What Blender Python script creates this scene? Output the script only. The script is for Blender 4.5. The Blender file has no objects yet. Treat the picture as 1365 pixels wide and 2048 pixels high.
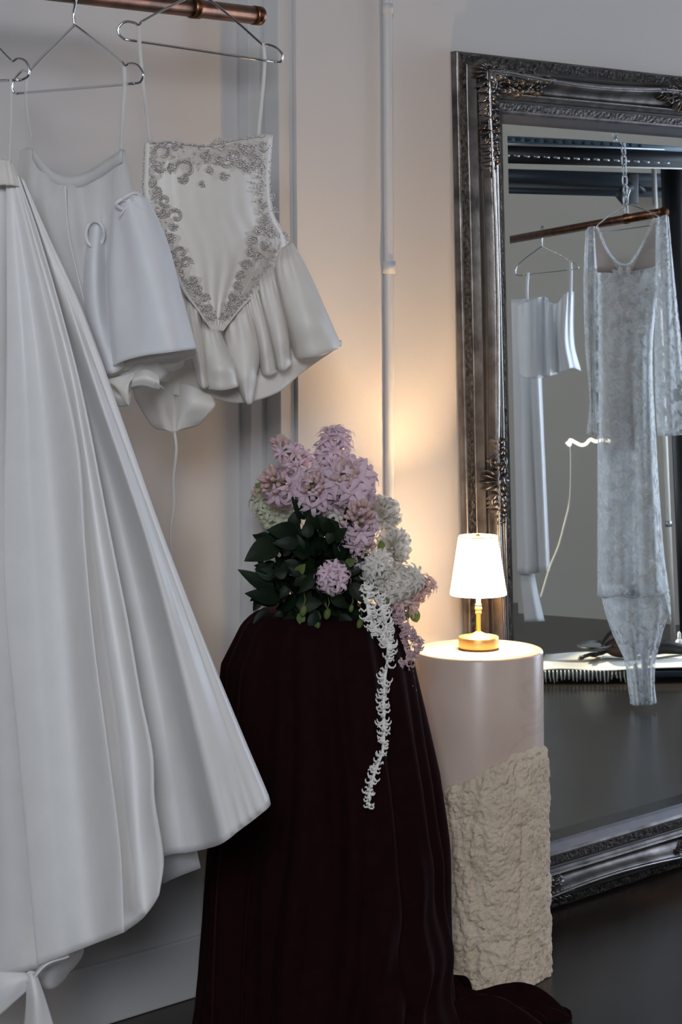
import bpy, math, random
import numpy as np
from mathutils import Vector, Matrix

random.seed(7)
RNG = np.random.RandomState(11)
SC = bpy.context.scene
COL = SC.collection
PI = math.pi

# ------------------------------------------------------------------ camera, light, exposure
F = 4300.0                       # focal length in pixels of the 1365x2048 frame
CXP, CYP = 682.5, 590.0          # principal point (level camera with a lens shift)
CAM = np.array([-2.993, -3.373, 1.45])
ROLL = -0.0061
Rv = np.array([math.cos(PI/4), -math.sin(PI/4), 0.0])
Fv = np.array([math.cos(PI/4), math.sin(PI/4), 0.0])
Zv = np.array([0, 0, 1.0])
RX = Rv*math.cos(ROLL) + Zv*math.sin(ROLL)
UP = -Rv*math.sin(ROLL) + Zv*math.cos(ROLL)

cam_data = bpy.data.cameras.new('camera')
cam = bpy.data.objects.new('camera', cam_data)
COL.objects.link(cam)
cam.matrix_world = Matrix(((RX[0], UP[0], -Fv[0], CAM[0]),
                           (RX[1], UP[1], -Fv[1], CAM[1]),
                           (RX[2], UP[2], -Fv[2], CAM[2]),
                           (0, 0, 0, 1)))
cam_data.sensor_fit = 'VERTICAL'
cam_data.sensor_height = 36.0
cam_data.sensor_width = 24.0
cam_data.lens = F/2048*36.0
cam_data.shift_y = (CYP-1024)/2048
cam_data.clip_start = 0.05
SC.camera = cam

SC.view_settings.view_transform = 'Standard'
SC.view_settings.look = 'None'
SC.view_settings.gamma = 1.0
SC.view_settings.use_curve_mapping = False
SC.view_settings.exposure = -0.05
try:
    SC.cycles.use_denoising = True
    SC.cycles.max_bounces = 10
    SC.cycles.transparent_max_bounces = 16
    SC.cycles.sample_clamp_indirect = 6.0
except Exception:
    pass

world = bpy.data.worlds.new('world')
SC.world = world
world.use_nodes = True
wb = world.node_tree.nodes['Background']
wb.inputs['Color'].default_value = (0.55, 0.68, 1.0, 1)
wb.inputs['Strength'].default_value = 0.5

def area(name, loc, target, sx, sy, power, color):
    d = bpy.data.lights.new(name, 'AREA')
    d.shape = 'RECTANGLE'; d.size = sx; d.size_y = sy; d.energy = power; d.color = color
    o = bpy.data.objects.new(name, d); COL.objects.link(o)
    o.location = loc
    o.rotation_euler = (Vector(target)-Vector(loc)).to_track_quat('-Z', 'Y').to_euler()
    return o
# first a warm fill added at the rear window, then daylight left and side
area('window_fill_right', (1.9, -6.35, 2.48), (1.9, 0, 2.2), 1.0, 0.64, 36, (1.0, 0.90, 0.84))
area('window_daylight_left', (-5.15, -5.2, 2.85), (-0.7, -0.6, 0.9), 1.3, 1.1, 205, (0.85, 0.91, 1.0))
area('window_daylight_side', (5.30, -1.45, 1.45), (0, -1.45, 1.45), 2.0, 1.9, 100, (0.70, 0.81, 1.0))
sun = bpy.data.lights.new('sun', 'SUN')
sun.energy = 9.0; sun.angle = 0.009; sun.color = (1.0, 0.90, 0.72)
sun_o = bpy.data.objects.new('sun', sun); COL.objects.link(sun_o)
SUN_DIR = Vector((0.30, 0.62, -0.335))
sun_o.rotation_euler = SUN_DIR.to_track_quat('-Z', 'Y').to_euler()
sun_o.location = (0, -9, 6)

# ------------------------------------------------------------------ coordinates
def P(px, py, d):
    """world point seen at pixel (px, py), d metres in front of the camera"""
    return CAM + d*(RX*((px-CXP)/F) + UP*((CYP-py)/F) + Fv)

# the mirror's own frame: leans back a little against the wall
M_LEAN = 0.022
M_W, M_H = 1.58, 2.0
M_O = np.array([1.443, -0.134, 0.004])
M_X = np.array([1.0, 0, 0])
M_Z = np.array([0, math.sin(M_LEAN), math.cos(M_LEAN)])
M_N = np.array([0, -math.cos(M_LEAN), math.sin(M_LEAN)])
GLASS_H = 0.006
def MP(x, t, h):
    return M_O + M_X*x + M_Z*t + M_N*h
G0 = MP(0, 0, GLASS_H)
def reflect(p):
    p = np.asarray(p, float)
    return p - 2*np.dot(p-G0, M_N)*M_N
def PR(px, py, d):
    """real place of a thing whose mirror image is seen at (px, py) at a path length d"""
    return reflect(P(px, py, d))
def depth_for_z(px, py, z):
    """path length at which the mirror image at a pixel has real height z"""
    a, b = PR(px, py, 5.0)[2], PR(px, py, 9.0)[2]
    return 5.0 + (z-a)*4.0/(b-a)

# ------------------------------------------------------------------ materials
def mat(name, color, rough=0.6, metal=0.0, sheen=0.0, noise=0.0, nscale=8.0, bump=0.0, bscale=60.0,
        spec=0.5, coat=0.0, color2=None, sub=0.0, emit=None, estr=0.0, trans=0.0, alpha=1.0, bdist=0.01):
    m = bpy.data.materials.new(name); m.use_nodes = True
    nt = m.node_tree; b = nt.nodes['Principled BSDF']
    b.inputs['Base Color'].default_value = (*color, 1)
    b.inputs['Roughness'].default_value = rough
    b.inputs['Metallic'].default_value = metal
    b.inputs['Specular IOR Level'].default_value = spec
    if sheen:
        b.inputs['Sheen Weight'].default_value = sheen
        b.inputs['Sheen Roughness'].default_value = 0.35
    if coat:
        b.inputs['Coat Weight'].default_value = coat
        b.inputs['Coat Roughness'].default_value = 0.06
    if sub:
        b.inputs['Subsurface Weight'].default_value = sub
        b.inputs['Subsurface Scale'].default_value = 0.01
    if emit:
        b.inputs['Emission Color'].default_value = (*emit, 1)
        b.inputs['Emission Strength'].default_value = estr
    if trans:
        b.inputs['Transmission Weight'].default_value = trans
    b.inputs['Alpha'].default_value = alpha
    tc = nt.nodes.new('ShaderNodeTexCoord')
    if noise or color2:
        n = nt.nodes.new('ShaderNodeTexNoise'); n.inputs['Scale'].default_value = nscale
        n.inputs['Detail'].default_value = 6
        nt.links.new(tc.outputs['Object'], n.inputs['Vector'])
        r = nt.nodes.new('ShaderNodeValToRGB')
        c2 = color2 or tuple(max(0, c*(1-noise)) for c in color)
        r.color_ramp.elements[0].color = (*c2, 1); r.color_ramp.elements[0].position = 0.32
        r.color_ramp.elements[1].color = (*color, 1); r.color_ramp.elements[1].position = 0.68
        nt.links.new(n.outputs['Fac'], r.inputs['Fac'])
        nt.links.new(r.outputs['Color'], b.inputs['Base Color'])
    if bump:
        n2 = nt.nodes.new('ShaderNodeTexNoise'); n2.inputs['Scale'].default_value = bscale
        n2.inputs['Detail'].default_value = 4
        nt.links.new(tc.outputs['Object'], n2.inputs['Vector'])
        bp = nt.nodes.new('ShaderNodeBump'); bp.inputs['Strength'].default_value = bump
        bp.inputs['Distance'].default_value = bdist
        nt.links.new(n2.outputs['Fac'], bp.inputs['Height'])
        nt.links.new(bp.outputs['Normal'], b.inputs['Normal'])
    return m

def cloth_mat(name, color, translucent=0.25, rough=0.55, sheer=0.0, sheen=0.3, noise=0.04, nscale=20, bump=0.15, bscale=400, holes=None):
    """woven cloth: principled + translucent, optional sheerness or lace holes"""
    m = mat(name, color, rough, sheen=sheen, noise=noise, nscale=nscale, bump=bump, bscale=bscale, spec=0.35, bdist=0.002)
    nt = m.node_tree; b = nt.nodes['Principled BSDF']; out = nt.nodes['Material Output']
    tr = nt.nodes.new('ShaderNodeBsdfTranslucent'); tr.inputs['Color'].default_value = (*color, 1)
    mx = nt.nodes.new('ShaderNodeMixShader'); mx.inputs['Fac'].default_value = translucent
    nt.links.new(b.outputs[0], mx.inputs[1]); nt.links.new(tr.outputs[0], mx.inputs[2])
    last = mx
    if sheer or holes:
        tp = nt.nodes.new('ShaderNodeBsdfTransparent')
        m2 = nt.nodes.new('ShaderNodeMixShader'); m2.inputs['Fac'].default_value = sheer
        nt.links.new(mx.outputs[0], m2.inputs[1]); nt.links.new(tp.outputs[0], m2.inputs[2])
        if holes:
            tc = nt.nodes.new('ShaderNodeTexCoord')
            n = nt.nodes.new('ShaderNodeTexNoise'); n.inputs['Scale'].default_value = holes[0]
            n.inputs['Detail'].default_value = 5; n.inputs['Distortion'].default_value = 1.2
            nt.links.new(tc.outputs['Object'], n.inputs['Vector'])
            r = nt.nodes.new('ShaderNodeValToRGB')
            r.color_ramp.elements[0].position = 0.40; r.color_ramp.elements[0].color = (holes[1],)*3+(1,)
            r.color_ramp.elements[1].position = 0.56; r.color_ramp.elements[1].color = (holes[2],)*3+(1,)
            nt.links.new(n.outputs['Fac'], r.inputs['Fac'])
            nt.links.new(r.outputs['Color'], m2.inputs['Fac'])
        last = m2
    nt.links.new(last.outputs[0], out.inputs['Surface'])
    return m

MT = {}
MT['wall'] = mat('painted_wall', (0.64, 0.62, 0.61), 0.75, noise=0.05, nscale=1.3, bump=0.08, bscale=120, bdist=0.003)
MT['farwall'] = mat('far_plaster', (0.74, 0.72, 0.66), 0.8, noise=0.08, nscale=0.8)
MT['trim'] = mat('trim_paint', (0.64, 0.63, 0.625), 0.5, noise=0.03, nscale=4)
MT['floor'] = mat('polished_concrete', (0.036, 0.027, 0.020), 0.24, color2=(0.021, 0.016, 0.012), nscale=2.2, bump=0.03, bscale=25, spec=0.24)
MT['ceil'] = mat('ceiling_paint', (0.30, 0.30, 0.31), 0.9)
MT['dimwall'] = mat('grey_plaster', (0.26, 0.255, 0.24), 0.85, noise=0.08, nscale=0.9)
MT['satin'] = cloth_mat('ivory_satin', (0.93, 0.915, 0.90), 0.12, 0.40, sheen=0.2)
MT['satin_warm'] = cloth_mat('ivory_duchess_satin', (0.94, 0.895, 0.83), 0.20, 0.40, sheen=0.2)
MT['organza'] = cloth_mat('white_organza', (0.94, 0.94, 0.95), 0.18, 0.5, sheer=0.02)
MT['sheer'] = cloth_mat('sheer_tulle', (0.88, 0.87, 0.85), 0.3, 0.7, sheer=0.30)
MT['tulle'] = cloth_mat('stiff_tulle', (0.72, 0.72, 0.74), 0.3, 0.7, sheer=0.5)
MT['ribbon'] = cloth_mat('ribbon', (0.92, 0.90, 0.86), 0.45, 0.5, sheer=0.15)
MT['lace'] = cloth_mat('floral_lace', (0.92, 0.93, 0.93), 0.3, 0.8, holes=(26.0, 0.74, 0.03), noise=0.2, nscale=30, bump=0.8, bscale=90)
MT['mesh_nude'] = cloth_mat('nude_mesh', (0.50, 0.42, 0.37), 0.3, 0.8, sheer=0.25)
MT['velvet'] = mat('burgundy_velvet', (0.013, 0.0020, 0.0028), 0.9, sheen=0.0, noise=0.35, nscale=40, spec=0.1)
_b = MT['velvet'].node_tree.nodes['Principled BSDF']
_b.inputs['Sheen Weight'].default_value = 0.04; _b.inputs['Sheen Roughness'].default_value = 0.3
_b.inputs['Sheen Tint'].default_value = (0.8, 0.14, 0.18, 1)
MT['copper'] = mat('aged_copper', (0.30, 0.125, 0.062), 0.36, 1.0, color2=(0.085, 0.040, 0.024), nscale=26)
MT['chrome'] = mat('chrome_wire', (0.72, 0.73, 0.75), 0.14, 1.0)
MT['bead'] = mat('silver_beads', (0.82, 0.76, 0.72), 0.26, 0.5, noise=0.5, nscale=160)
MT['bead_net'] = cloth_mat('beaded_net', (0.93, 0.87, 0.82), 0.25, 0.5, sheer=0.32, noise=0.22, nscale=140, bump=1.0, bscale=260)
MT['pewter'] = mat('antique_pewter', (0.24, 0.225, 0.215), 0.33, 0.85, color2=(0.07, 0.065, 0.062), nscale=16, bump=0.15, bscale=180, bdist=0.002)
MT['pewter_band'] = mat('embossed_pewter', (0.13, 0.12, 0.11), 0.42, 0.8, color2=(0.025, 0.022, 0.02), nscale=110, bump=1.0, bscale=95, bdist=0.005)
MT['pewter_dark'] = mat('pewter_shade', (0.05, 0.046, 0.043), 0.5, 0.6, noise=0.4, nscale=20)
MT['pewter_bright'] = mat('bright_pewter_edge', (0.46, 0.45, 0.45), 0.26, 0.95, noise=0.35, nscale=40)  # paler, smoother pewter for the thin raised lines
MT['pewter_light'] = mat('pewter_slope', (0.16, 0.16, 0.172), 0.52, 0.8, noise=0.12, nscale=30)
MT['mirror'] = mat('silvered_glass', (0.80, 0.84, 0.84), 0.012, 1.0)
MT['stone_polished'] = mat('polished_limestone', (0.68, 0.54, 0.46), 0.27, color2=(0.60, 0.46, 0.385), nscale=7, spec=0.45)
MT['stone_rough'] = mat('hewn_limestone', (0.76, 0.63, 0.49), 0.92, color2=(0.66, 0.535, 0.40), nscale=14, bump=0.8, bscale=110, bdist=0.008)
MT['brass'] = mat('brushed_brass', (0.86, 0.60, 0.24), 0.42, 1.0, noise=0.06, nscale=30)
MT['brass_dark'] = mat('base_pad', (0.08, 0.04, 0.02), 0.8)
MT['pink'] = cloth_mat('pink_petal', (0.88, 0.69, 0.77), 0.3, 0.6, noise=0.14, nscale=45, bump=0, sheen=0)
MT['pink_peach'] = cloth_mat('peach_petal', (0.88, 0.64, 0.59), 0.35, 0.6, noise=0.15, nscale=45, bump=0, sheen=0)
MT['bud'] = mat('bud_tan', (0.52, 0.36, 0.28), 0.6, color2=(0.64, 0.42, 0.44), nscale=60)
MT['white_petal'] = cloth_mat('white_petal', (0.93, 0.89, 0.82), 0.4, 0.6, noise=0.08, nscale=30, bump=0, sheen=0)
MT['green_white'] = cloth_mat('greenish_petal', (0.78, 0.79, 0.62), 0.35, 0.6, noise=0.25, nscale=30, bump=0, sheen=0)
MT['ama_pink'] = mat('amaranth_pink', (0.60, 0.42, 0.43), 0.7, noise=0.15, nscale=60)
MT['ama_white'] = mat('amaranth_white', (0.88, 0.85, 0.80), 0.7, noise=0.1, nscale=60)
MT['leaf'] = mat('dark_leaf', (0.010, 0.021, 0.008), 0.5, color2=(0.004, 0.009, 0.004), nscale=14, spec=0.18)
MT['leaf_light'] = cloth_mat('fresh_leaf', (0.20, 0.27, 0.07), 0.4, 0.5, noise=0.4, nscale=25, bump=0, sheen=0)
MT['stem'] = mat('green_stem', (0.20, 0.24, 0.10), 0.5, noise=0.2)
MT['black'] = mat('black_matter', (0.012, 0.012, 0.013), 0.5)
MT['navy'] = mat('navy_steel', (0.020, 0.030, 0.045), 0.5, noise=0.2)
MT['steelblue'] = mat('blue_steel', (0.09, 0.15, 0.20), 0.4, noise=0.3, nscale=30)
MT['galv'] = mat('galvanised', (0.42, 0.44, 0.46), 0.35, 0.9)
MT['pale'] = mat('pale_paint', (0.72, 0.70, 0.64), 0.6)
MT['linen'] = mat('fringed_linen', (0.80, 0.77, 0.68), 0.85, noise=0.08, nscale=30)
MT['glow'] = mat('led_tube', (0.9, 0.85, 0.75), 0.5, emit=(1.0, 0.90, 0.66), estr=2.2)
MT['cord'] = mat('pale_cord', (0.66, 0.60, 0.50), 0.7)
MT['brown'] = mat('brown_leather', (0.075, 0.035, 0.022), 0.5, noise=0.3)
MT['white_plastic'] = mat('white_plastic', (0.78, 0.78, 0.77), 0.4)
MT['pinkplastic'] = mat('pink_plastic', (0.62, 0.16, 0.20), 0.4)
MT['glass'] = mat('window_glass', (0.95, 0.97, 1.0), 0.0, trans=1.0, spec=0.3)

def add_veins(m, col, scale):
    nt = m.node_tree; b = nt.nodes['Principled BSDF']
    src = b.inputs['Base Color'].links[0].from_socket
    tc = nt.nodes.new('ShaderNodeTexCoord')
    n = nt.nodes.new('ShaderNodeTexNoise'); n.inputs['Scale'].default_value = scale; n.inputs['Detail'].default_value = 5; n.inputs['Distortion'].default_value = 1.0
    nt.links.new(tc.outputs['Object'], n.inputs['Vector'])
    r = nt.nodes.new('ShaderNodeValToRGB')
    e = r.color_ramp.elements
    e[0].position = 0.488; e[0].color = (0, 0, 0, 1); e[1].position = 0.512; e[1].color = (0, 0, 0, 1)
    k = e.new(0.5); k.color = (0.16, 0.16, 0.16, 1)
    nt.links.new(n.outputs['Fac'], r.inputs['Fac'])
    mx = nt.nodes.new('ShaderNodeMixRGB'); mx.inputs['Color2'].default_value = (*col, 1)
    nt.links.new(r.outputs['Color'], mx.inputs['Fac']); nt.links.new(src, mx.inputs['Color1'])
    nt.links.new(mx.outputs['Color'], b.inputs['Base Color'])
add_veins(MT['stone_polished'], (0.33, 0.22, 0.18), 2.6)

# ------------------------------------------------------------------ mesh builder
class MB:
    def __init__(s):
        s.v = []; s.f = []; s.m = []
    def add(s, verts, faces, mi=0):
        o = len(s.v)
        s.v.extend([tuple(map(float, p)) for p in verts])
        for f in faces:
            s.f.append(tuple(i+o for i in f)); s.m.append(mi)
    def build(s, name, mats, parent=None, smooth=True, solid=0.0, subsurf=0, bevel=0.0):
        me = bpy.data.meshes.new(name)
        me.from_pydata(s.v, [], s.f)
        if not isinstance(mats, (list, tuple)): mats = [mats]
        for m in mats: me.materials.append(m)
        me.polygons.foreach_set('material_index', s.m)
        me.polygons.foreach_set('use_smooth', [smooth]*len(s.f))
        me.update()
        o = bpy.data.objects.new(name, me); COL.objects.link(o)
        if parent is not None:
            o.parent = parent
            o.matrix_parent_inverse = Matrix.Translation(-Vector(parent.location))
        if solid:
            k = o.modifiers.new('thickness', 'SOLIDIFY'); k.thickness = solid; k.offset = 0
        if bevel:
            k = o.modifiers.new('bevel', 'BEVEL'); k.width = bevel; k.segments = 2; k.limit_method = 'ANGLE'
        if subsurf:
            k = o.modifiers.new('smooth', 'SUBSURF'); k.levels = subsurf; k.render_levels = subsurf
        return o

def tag(o, label=None, cat=None, group=None, kind=None):
    if label: o['label'] = label
    if cat: o['category'] = cat
    if group: o['group'] = group
    if kind: o['kind'] = kind
    return o
def thing(name, label, cat, loc, group=None):
    o = bpy.data.objects.new(name, None); COL.objects.link(o)
    o.location = tuple(loc); o.empty_display_size = 0.05
    return tag(o, label, cat, group)

def catmull(pts, n, closed=False):
    pts = np.asarray(pts, float)
    if len(pts) == 2:
        t = np.linspace(0, 1, n)[:, None]; return pts[0]*(1-t)+pts[1]*t
    d = np.linalg.norm(np.diff(pts, axis=0), axis=1); d = np.maximum(d, 1e-9)
    s = np.concatenate([[0], np.cumsum(d)])
    m = np.zeros_like(pts)
    m[1:-1] = (pts[2:]-pts[:-2])/(s[2:]-s[:-2])[:, None]
    m[0] = (pts[1]-pts[0])/d[0]; m[-1] = (pts[-1]-pts[-2])/d[-1]
    q = np.linspace(0, s[-1], n); out = []
    for x in q:
        i = min(max(np.searchsorted(s, x)-1, 0), len(pts)-2)
        h = s[i+1]-s[i]; t = (x-s[i])/h
        out.append((2*t**3-3*t**2+1)*pts[i]+(t**3-2*t**2+t)*h*m[i]+(-2*t**3+3*t**2)*pts[i+1]+(t**3-t**2)*h*m[i+1])
    return np.array(out)

def tube(mb, pts, r, n=8, mi=0, closed=False, caps=True):
    pts = [np.asarray(p, float) for p in pts]
    N = len(pts)
    rr = r if hasattr(r, '__len__') else [r]*N
    tang = []
    for i in range(N):
        if closed: t = pts[(i+1) % N]-pts[i-1]
        else: t = pts[min(i+1, N-1)]-pts[max(i-1, 0)]
        tang.append(t/(np.linalg.norm(t)+1e-12))
    a = np.array([0, 0, 1.0]) if abs(tang[0][2]) < 0.9 else np.array([1.0, 0, 0])
    u = np.cross(tang[0], a); u /= np.linalg.norm(u)
    V = []
    for i in range(N):
        u = u - tang[i]*np.dot(u, tang[i]); u /= (np.linalg.norm(u)+1e-12)
        w = np.cross(tang[i], u)
        for k in range(n):
            c = 2*PI*k/n
            V.append(pts[i]+rr[i]*(u*math.cos(c)+w*math.sin(c)))
    Fc = []
    for i in range(N if closed else N-1):
        j = (i+1) % N
        for k in range(n):
            Fc.append((i*n+k, i*n+(k+1) % n, j*n+(k+1) % n, j*n+k))
    if caps and not closed:
        Fc.append(tuple(range(n-1, -1, -1))); Fc.append(tuple((N-1)*n+k for k in range(n)))
    mb.add(V, Fc, mi)

def box(mb, x0, x1, y0, y1, z0, z1, mi=0):
    V = [(x, y, z) for x in (x0, x1) for y in (y0, y1) for z in (z0, z1)]
    mb.add(V, [(0, 1, 3, 2), (4, 6, 7, 5), (0, 4, 5, 1), (2, 3, 7, 6), (0, 2, 6, 4), (1, 5, 7, 3)], mi)

def obox(mb, c, ax, ay, az, mi=0):
    c, ax, ay, az = map(np.asarray, (c, ax, ay, az))
    V = [c+i*ax+j*ay+k*az for i in (-1, 1) for j in (-1, 1) for k in (-1, 1)]
    mb.add(V, [(0, 1, 3, 2), (4, 6, 7, 5), (0, 4, 5, 1), (2, 3, 7, 6), (0, 2, 6, 4), (1, 5, 7, 3)], mi)

def lathe(mb, c, prof, n=64, mi=0, cap_top=False, cap_bot=False):
    V = []
    for (r, z) in prof:
        for k in range(n):
            a = 2*PI*k/n
            V.append((c[0]+r*math.cos(a), c[1]+r*math.sin(a), c[2]+z))
    Fc = []
    for i in range(len(prof)-1):
        for k in range(n):
            Fc.append((i*n+k, i*n+(k+1) % n, (i+1)*n+(k+1) % n, (i+1)*n+k))
    if cap_bot: Fc.append(tuple(range(n-1, -1, -1)))
    if cap_top: Fc.append(tuple((len(prof)-1)*n+k for k in range(n)))
    mb.add(V, Fc, mi)

def ball(mb, c, r, n=8, m=6, mi=0, axes=None):
    c = np.asarray(c, float)
    if axes is None:
        rr = r if hasattr(r, '__len__') else (r, r, r)
        axes = (np.array([rr[0], 0, 0]), np.array([0, rr[1], 0]), np.array([0, 0, rr[2]]))
    V = [c+axes[2]]
    for i in range(1, m):
        t = PI*i/m
        for k in range(n):
            a = 2*PI*k/n
            V.append(c+math.sin(t)*(math.cos(a)*axes[0]+math.sin(a)*axes[1])+math.cos(t)*axes[2])
    V.append(c-axes[2])
    Fc = [(0, 1+k, 1+(k+1) % n) for k in range(n)]
    for i in range(m-2):
        for k in range(n):
            Fc.append((1+i*n+k, 1+(i+1)*n+k, 1+(i+1)*n+(k+1) % n, 1+i*n+(k+1) % n))
    L = len(V)-1; b = 1+(m-2)*n
    Fc += [(L, b+(k+1) % n, b+k) for k in range(n)]
    mb.add(V, Fc, mi)

def sheet(mb, guides, nu=10, nv=40, ripple=None, proj=P, mi=0):
    """cloth stretched over guide curves given as (px, py, depth); folds come from the guides' depths"""
    G = np.array([catmull(np.array([(g[0], g[1], g[2]*1000) for g in gd], float), nv) for gd in guides])
    cols = []
    nG = len(guides); nU = (nG-1)*nu+1
    for j in range(nv):
        c = G[:, j, :]
        # even parameter per guide
        m = np.zeros_like(c)
        if nG > 2:
            m[1:-1] = (c[2:]-c[:-2])/2
        m[0] = c[1]-c[0]; m[-1] = c[-1]-c[-2]
        row = []
        for q in range(nU):
            i = min(q//nu, nG-2); t = q/nu-i
            row.append((2*t**3-3*t**2+1)*c[i]+(t**3-2*t**2+t)*m[i]+(-2*t**3+3*t**2)*c[i+1]+(t**3-t**2)*m[i+1])
        cols.append(row)
    V = []
    for j in range(nv):
        for q in range(nU):
            x, y, d = cols[j][q]
            d = d/1000
            if ripple: d += ripple(q/(nU-1), j/(nv-1))
            V.append(proj(x, y, d))
    Fc = [(j*nU+q, j*nU+q+1, (j+1)*nU+q+1, (j+1)*nU+q) for j in range(nv-1) for q in range(nU-1)]
    mb.add(V, Fc, mi)

def struct(name, mb, m, smooth=False, **k):
    o = mb.build(name, m, None, smooth=smooth, **k); o['kind'] = 'structure'; return o

# ------------------------------------------------------------------ room shell
XL, XR, YB, ZC = -5.2, 5.35, -6.4, 3.6
WALLY = -0.085        # face of the right-hand stretch of wall; the panel on the left lies at y = 0
def X_at(px, y):      # x on the plane y=const seen in pixel column px
    k = (px-CXP)/F
    return CAM[0] + (y-CAM[1])*(1+k)/(1-k)
x1 = X_at(482, 0.0)           # first step of the pilaster
ya = -0.030
x2 = X_at(531, ya)
yb = -0.075
x3 = X_at(589, yb)
mb = MB(); box(mb, XL, x1, 0.0, 0.2, 0, ZC); struct('wall_back', mb, MT['wall'])
mb = MB(); box(mb, x3, XR, WALLY, 0.2, 0, ZC); struct('wall_mirror', mb, MT['wall'])
mb = MB(); box(mb, x1, x2, ya, 0.2, 0, ZC); struct('trim_1', mb, MT['trim'], bevel=0.002)
mb = MB(); box(mb, x2, x3, yb, 0.2, 0, ZC); struct('trim_2', mb, MT['trim'], bevel=0.002)
mb = MB(); box(mb, XL, XR, YB-0.2, 0.2, -0.1, 0.0); struct('floor', mb, MT['floor'])
mb = MB(); box(mb, XL, XR, YB-0.2, 0.2, ZC, ZC+0.1); struct('ceiling', mb, MT['ceil'])
mb = MB()     # left wall with a high window
LW = (-5.9, -4.5, 2.25, 3.4)
box(mb, XL-0.2, XL, YB-0.2, LW[0], 0, ZC); box(mb, XL-0.2, XL, LW[1], 0.2, 0, ZC)
box(mb, XL-0.2, XL, LW[0], LW[1], 0, LW[2]); box(mb, XL-0.2, XL, LW[0], LW[1], LW[3], ZC)
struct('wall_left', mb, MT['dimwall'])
mb = MB()
for y0 in (LW[0], LW[1]-.05, (LW[0]+LW[1])/2-.025): box(mb, XL-.14, XL-.08, y0, y0+.05, LW[2], LW[3])
for z0 in (LW[2], LW[3]-.05): box(mb, XL-.14, XL-.08, LW[0], LW[1], z0, z0+.05)
struct('window_2', mb, MT['trim'])
mb = MB()     # right-hand wall with a window near the mirror wall
RW = (-2.55, -0.35, 0.45, 2.45)
box(mb, XR, XR+0.2, YB-0.2, RW[0], 0, ZC); box(mb, XR, XR+0.2, RW[1], 0.2, 0, ZC)
box(mb, XR, XR+0.2, RW[0], RW[1], 0, RW[2]); box(mb, XR, XR+0.2, RW[0], RW[1], RW[3], ZC)
struct('wall_right', mb, MT['farwall'])
mb = MB()
for y0 in (RW[0], RW[1]-.05, (RW[0]+RW[1])/2-.025): box(mb, XR+.08, XR+.14, y0, y0+.05, RW[2], RW[3])
for z0 in (RW[2], RW[3]-.05): box(mb, XR+.08, XR+.14, RW[0], RW[1], z0, z0+.05)
struct('window_3', mb, MT['trim'])
# wall behind the camera with a window opening sized to limit the sun patch
WIN = [(1.40, 2.40, 2.15, 2.81)]
mb = MB()
xs = sorted([(a, b, c, d) for a, b, c, d in WIN])
cur = XL
for (a, b, c, d) in xs:
    box(mb, cur, a, YB-0.2, YB, 0, ZC); box(mb, a, b, YB-0.2, YB, 0, c); box(mb, a, b, YB-0.2, YB, d, ZC); cur = b
box(mb, cur, XR, YB-0.2, YB, 0, ZC)
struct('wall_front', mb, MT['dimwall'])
for i, (a, b, c, d) in enumerate(WIN):
    mb = MB()
    w = 0.05
    for (x0, xx) in ((a, a+w), (b-w, b), ((a+b)/2-w/2, (a+b)/2+w/2)):
        box(mb, x0, xx, YB-0.15, YB-0.09, c, d)
    for (z0, z1) in ((c, c+w), (d-w, d)):
        box(mb, a, b, YB-0.15, YB-0.09, z0, z1)
    struct('window_%d' % (i+1), mb, MT['trim'])
# baseboards
mb = MB(); box(mb, XL, x1, -0.014, 0.0, 0, 0.125); struct('baseboard_back', mb, MT['trim'], bevel=0.004)
mb = MB(); box(mb, x3, XR, WALLY-0.014, WALLY, 0, 0.125); struct('baseboard_mirror', mb, MT['trim'], bevel=0.004)

# painted conduit on the wall, with a coupling and a clip
xc = X_at(778, WALLY-0.01)
cond = thing('conduit_pipe', 'thin white-painted vertical conduit pipe running up the wall left of the mirror', 'pipe', (xc, WALLY-0.011, 0.1))
mb = MB(); tube(mb, [(xc, WALLY-0.0105, z) for z in (0.125, 1.0, 2.0, ZC)], 0.0105, 16); mb.build('pipe', MT['trim'], cond)
zc = P(780, 537, 4.93)[2]
mb = MB(); tube(mb, [(xc, WALLY-0.0115, zc-0.014), (xc, WALLY-0.0115, zc+0.014)], 0.0145, 16); mb.build('coupling', MT['trim'], cond)
zk = P(768, 40, 4.93)[2]
mb = MB(); tube(mb, [(xc, WALLY-0.0115, zk-0.012), (xc, WALLY-0.0115, zk+0.012)], 0.0125, 16); mb.build('clip', MT['trim'], cond)

# ------------------------------------------------------------------ mirror
mirror = thing('wall_mirror', 'large leaning floor mirror in an ornate antique pewter frame', 'mirror', M_O)
PROF = [(0.0, -0.004), (0.0, 0.012), (0.005, 0.015), (0.027, 0.016), (0.030, 0.019), (0.0315, 0.042), (0.034, 0.044), (0.038, 0.040),
        (0.041, 0.048), (0.045, 0.064), (0.050, 0.070), (0.055, 0.068), (0.060, 0.060), (0.070, 0.050), (0.080, 0.044), (0.088, 0.042),
        (0.0885, 0.047), (0.093, 0.049), (0.097, 0.046), (0.098, 0.042), (0.103, 0.041), (0.104, 0.038), (0.107, 0.034),
        (0.110, 0.034), (0.113, 0.036), (0.128, 0.031), (0.131, 0.033), (0.134, 0.030), (0.138, 0.027), (0.150, 0.015), (0.156, 0.010), (0.157, 0.006)]
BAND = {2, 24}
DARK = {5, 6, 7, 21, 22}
def ridge_shift(s, a):
    # the raised ridge swings inward between the ornaments
    w = math.exp(-((a-0.052)/0.016)**2)
    q = abs(s)
    return w*0.012*math.sin(PI*min(1, max(0, (q-0.10)/0.80)))
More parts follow.
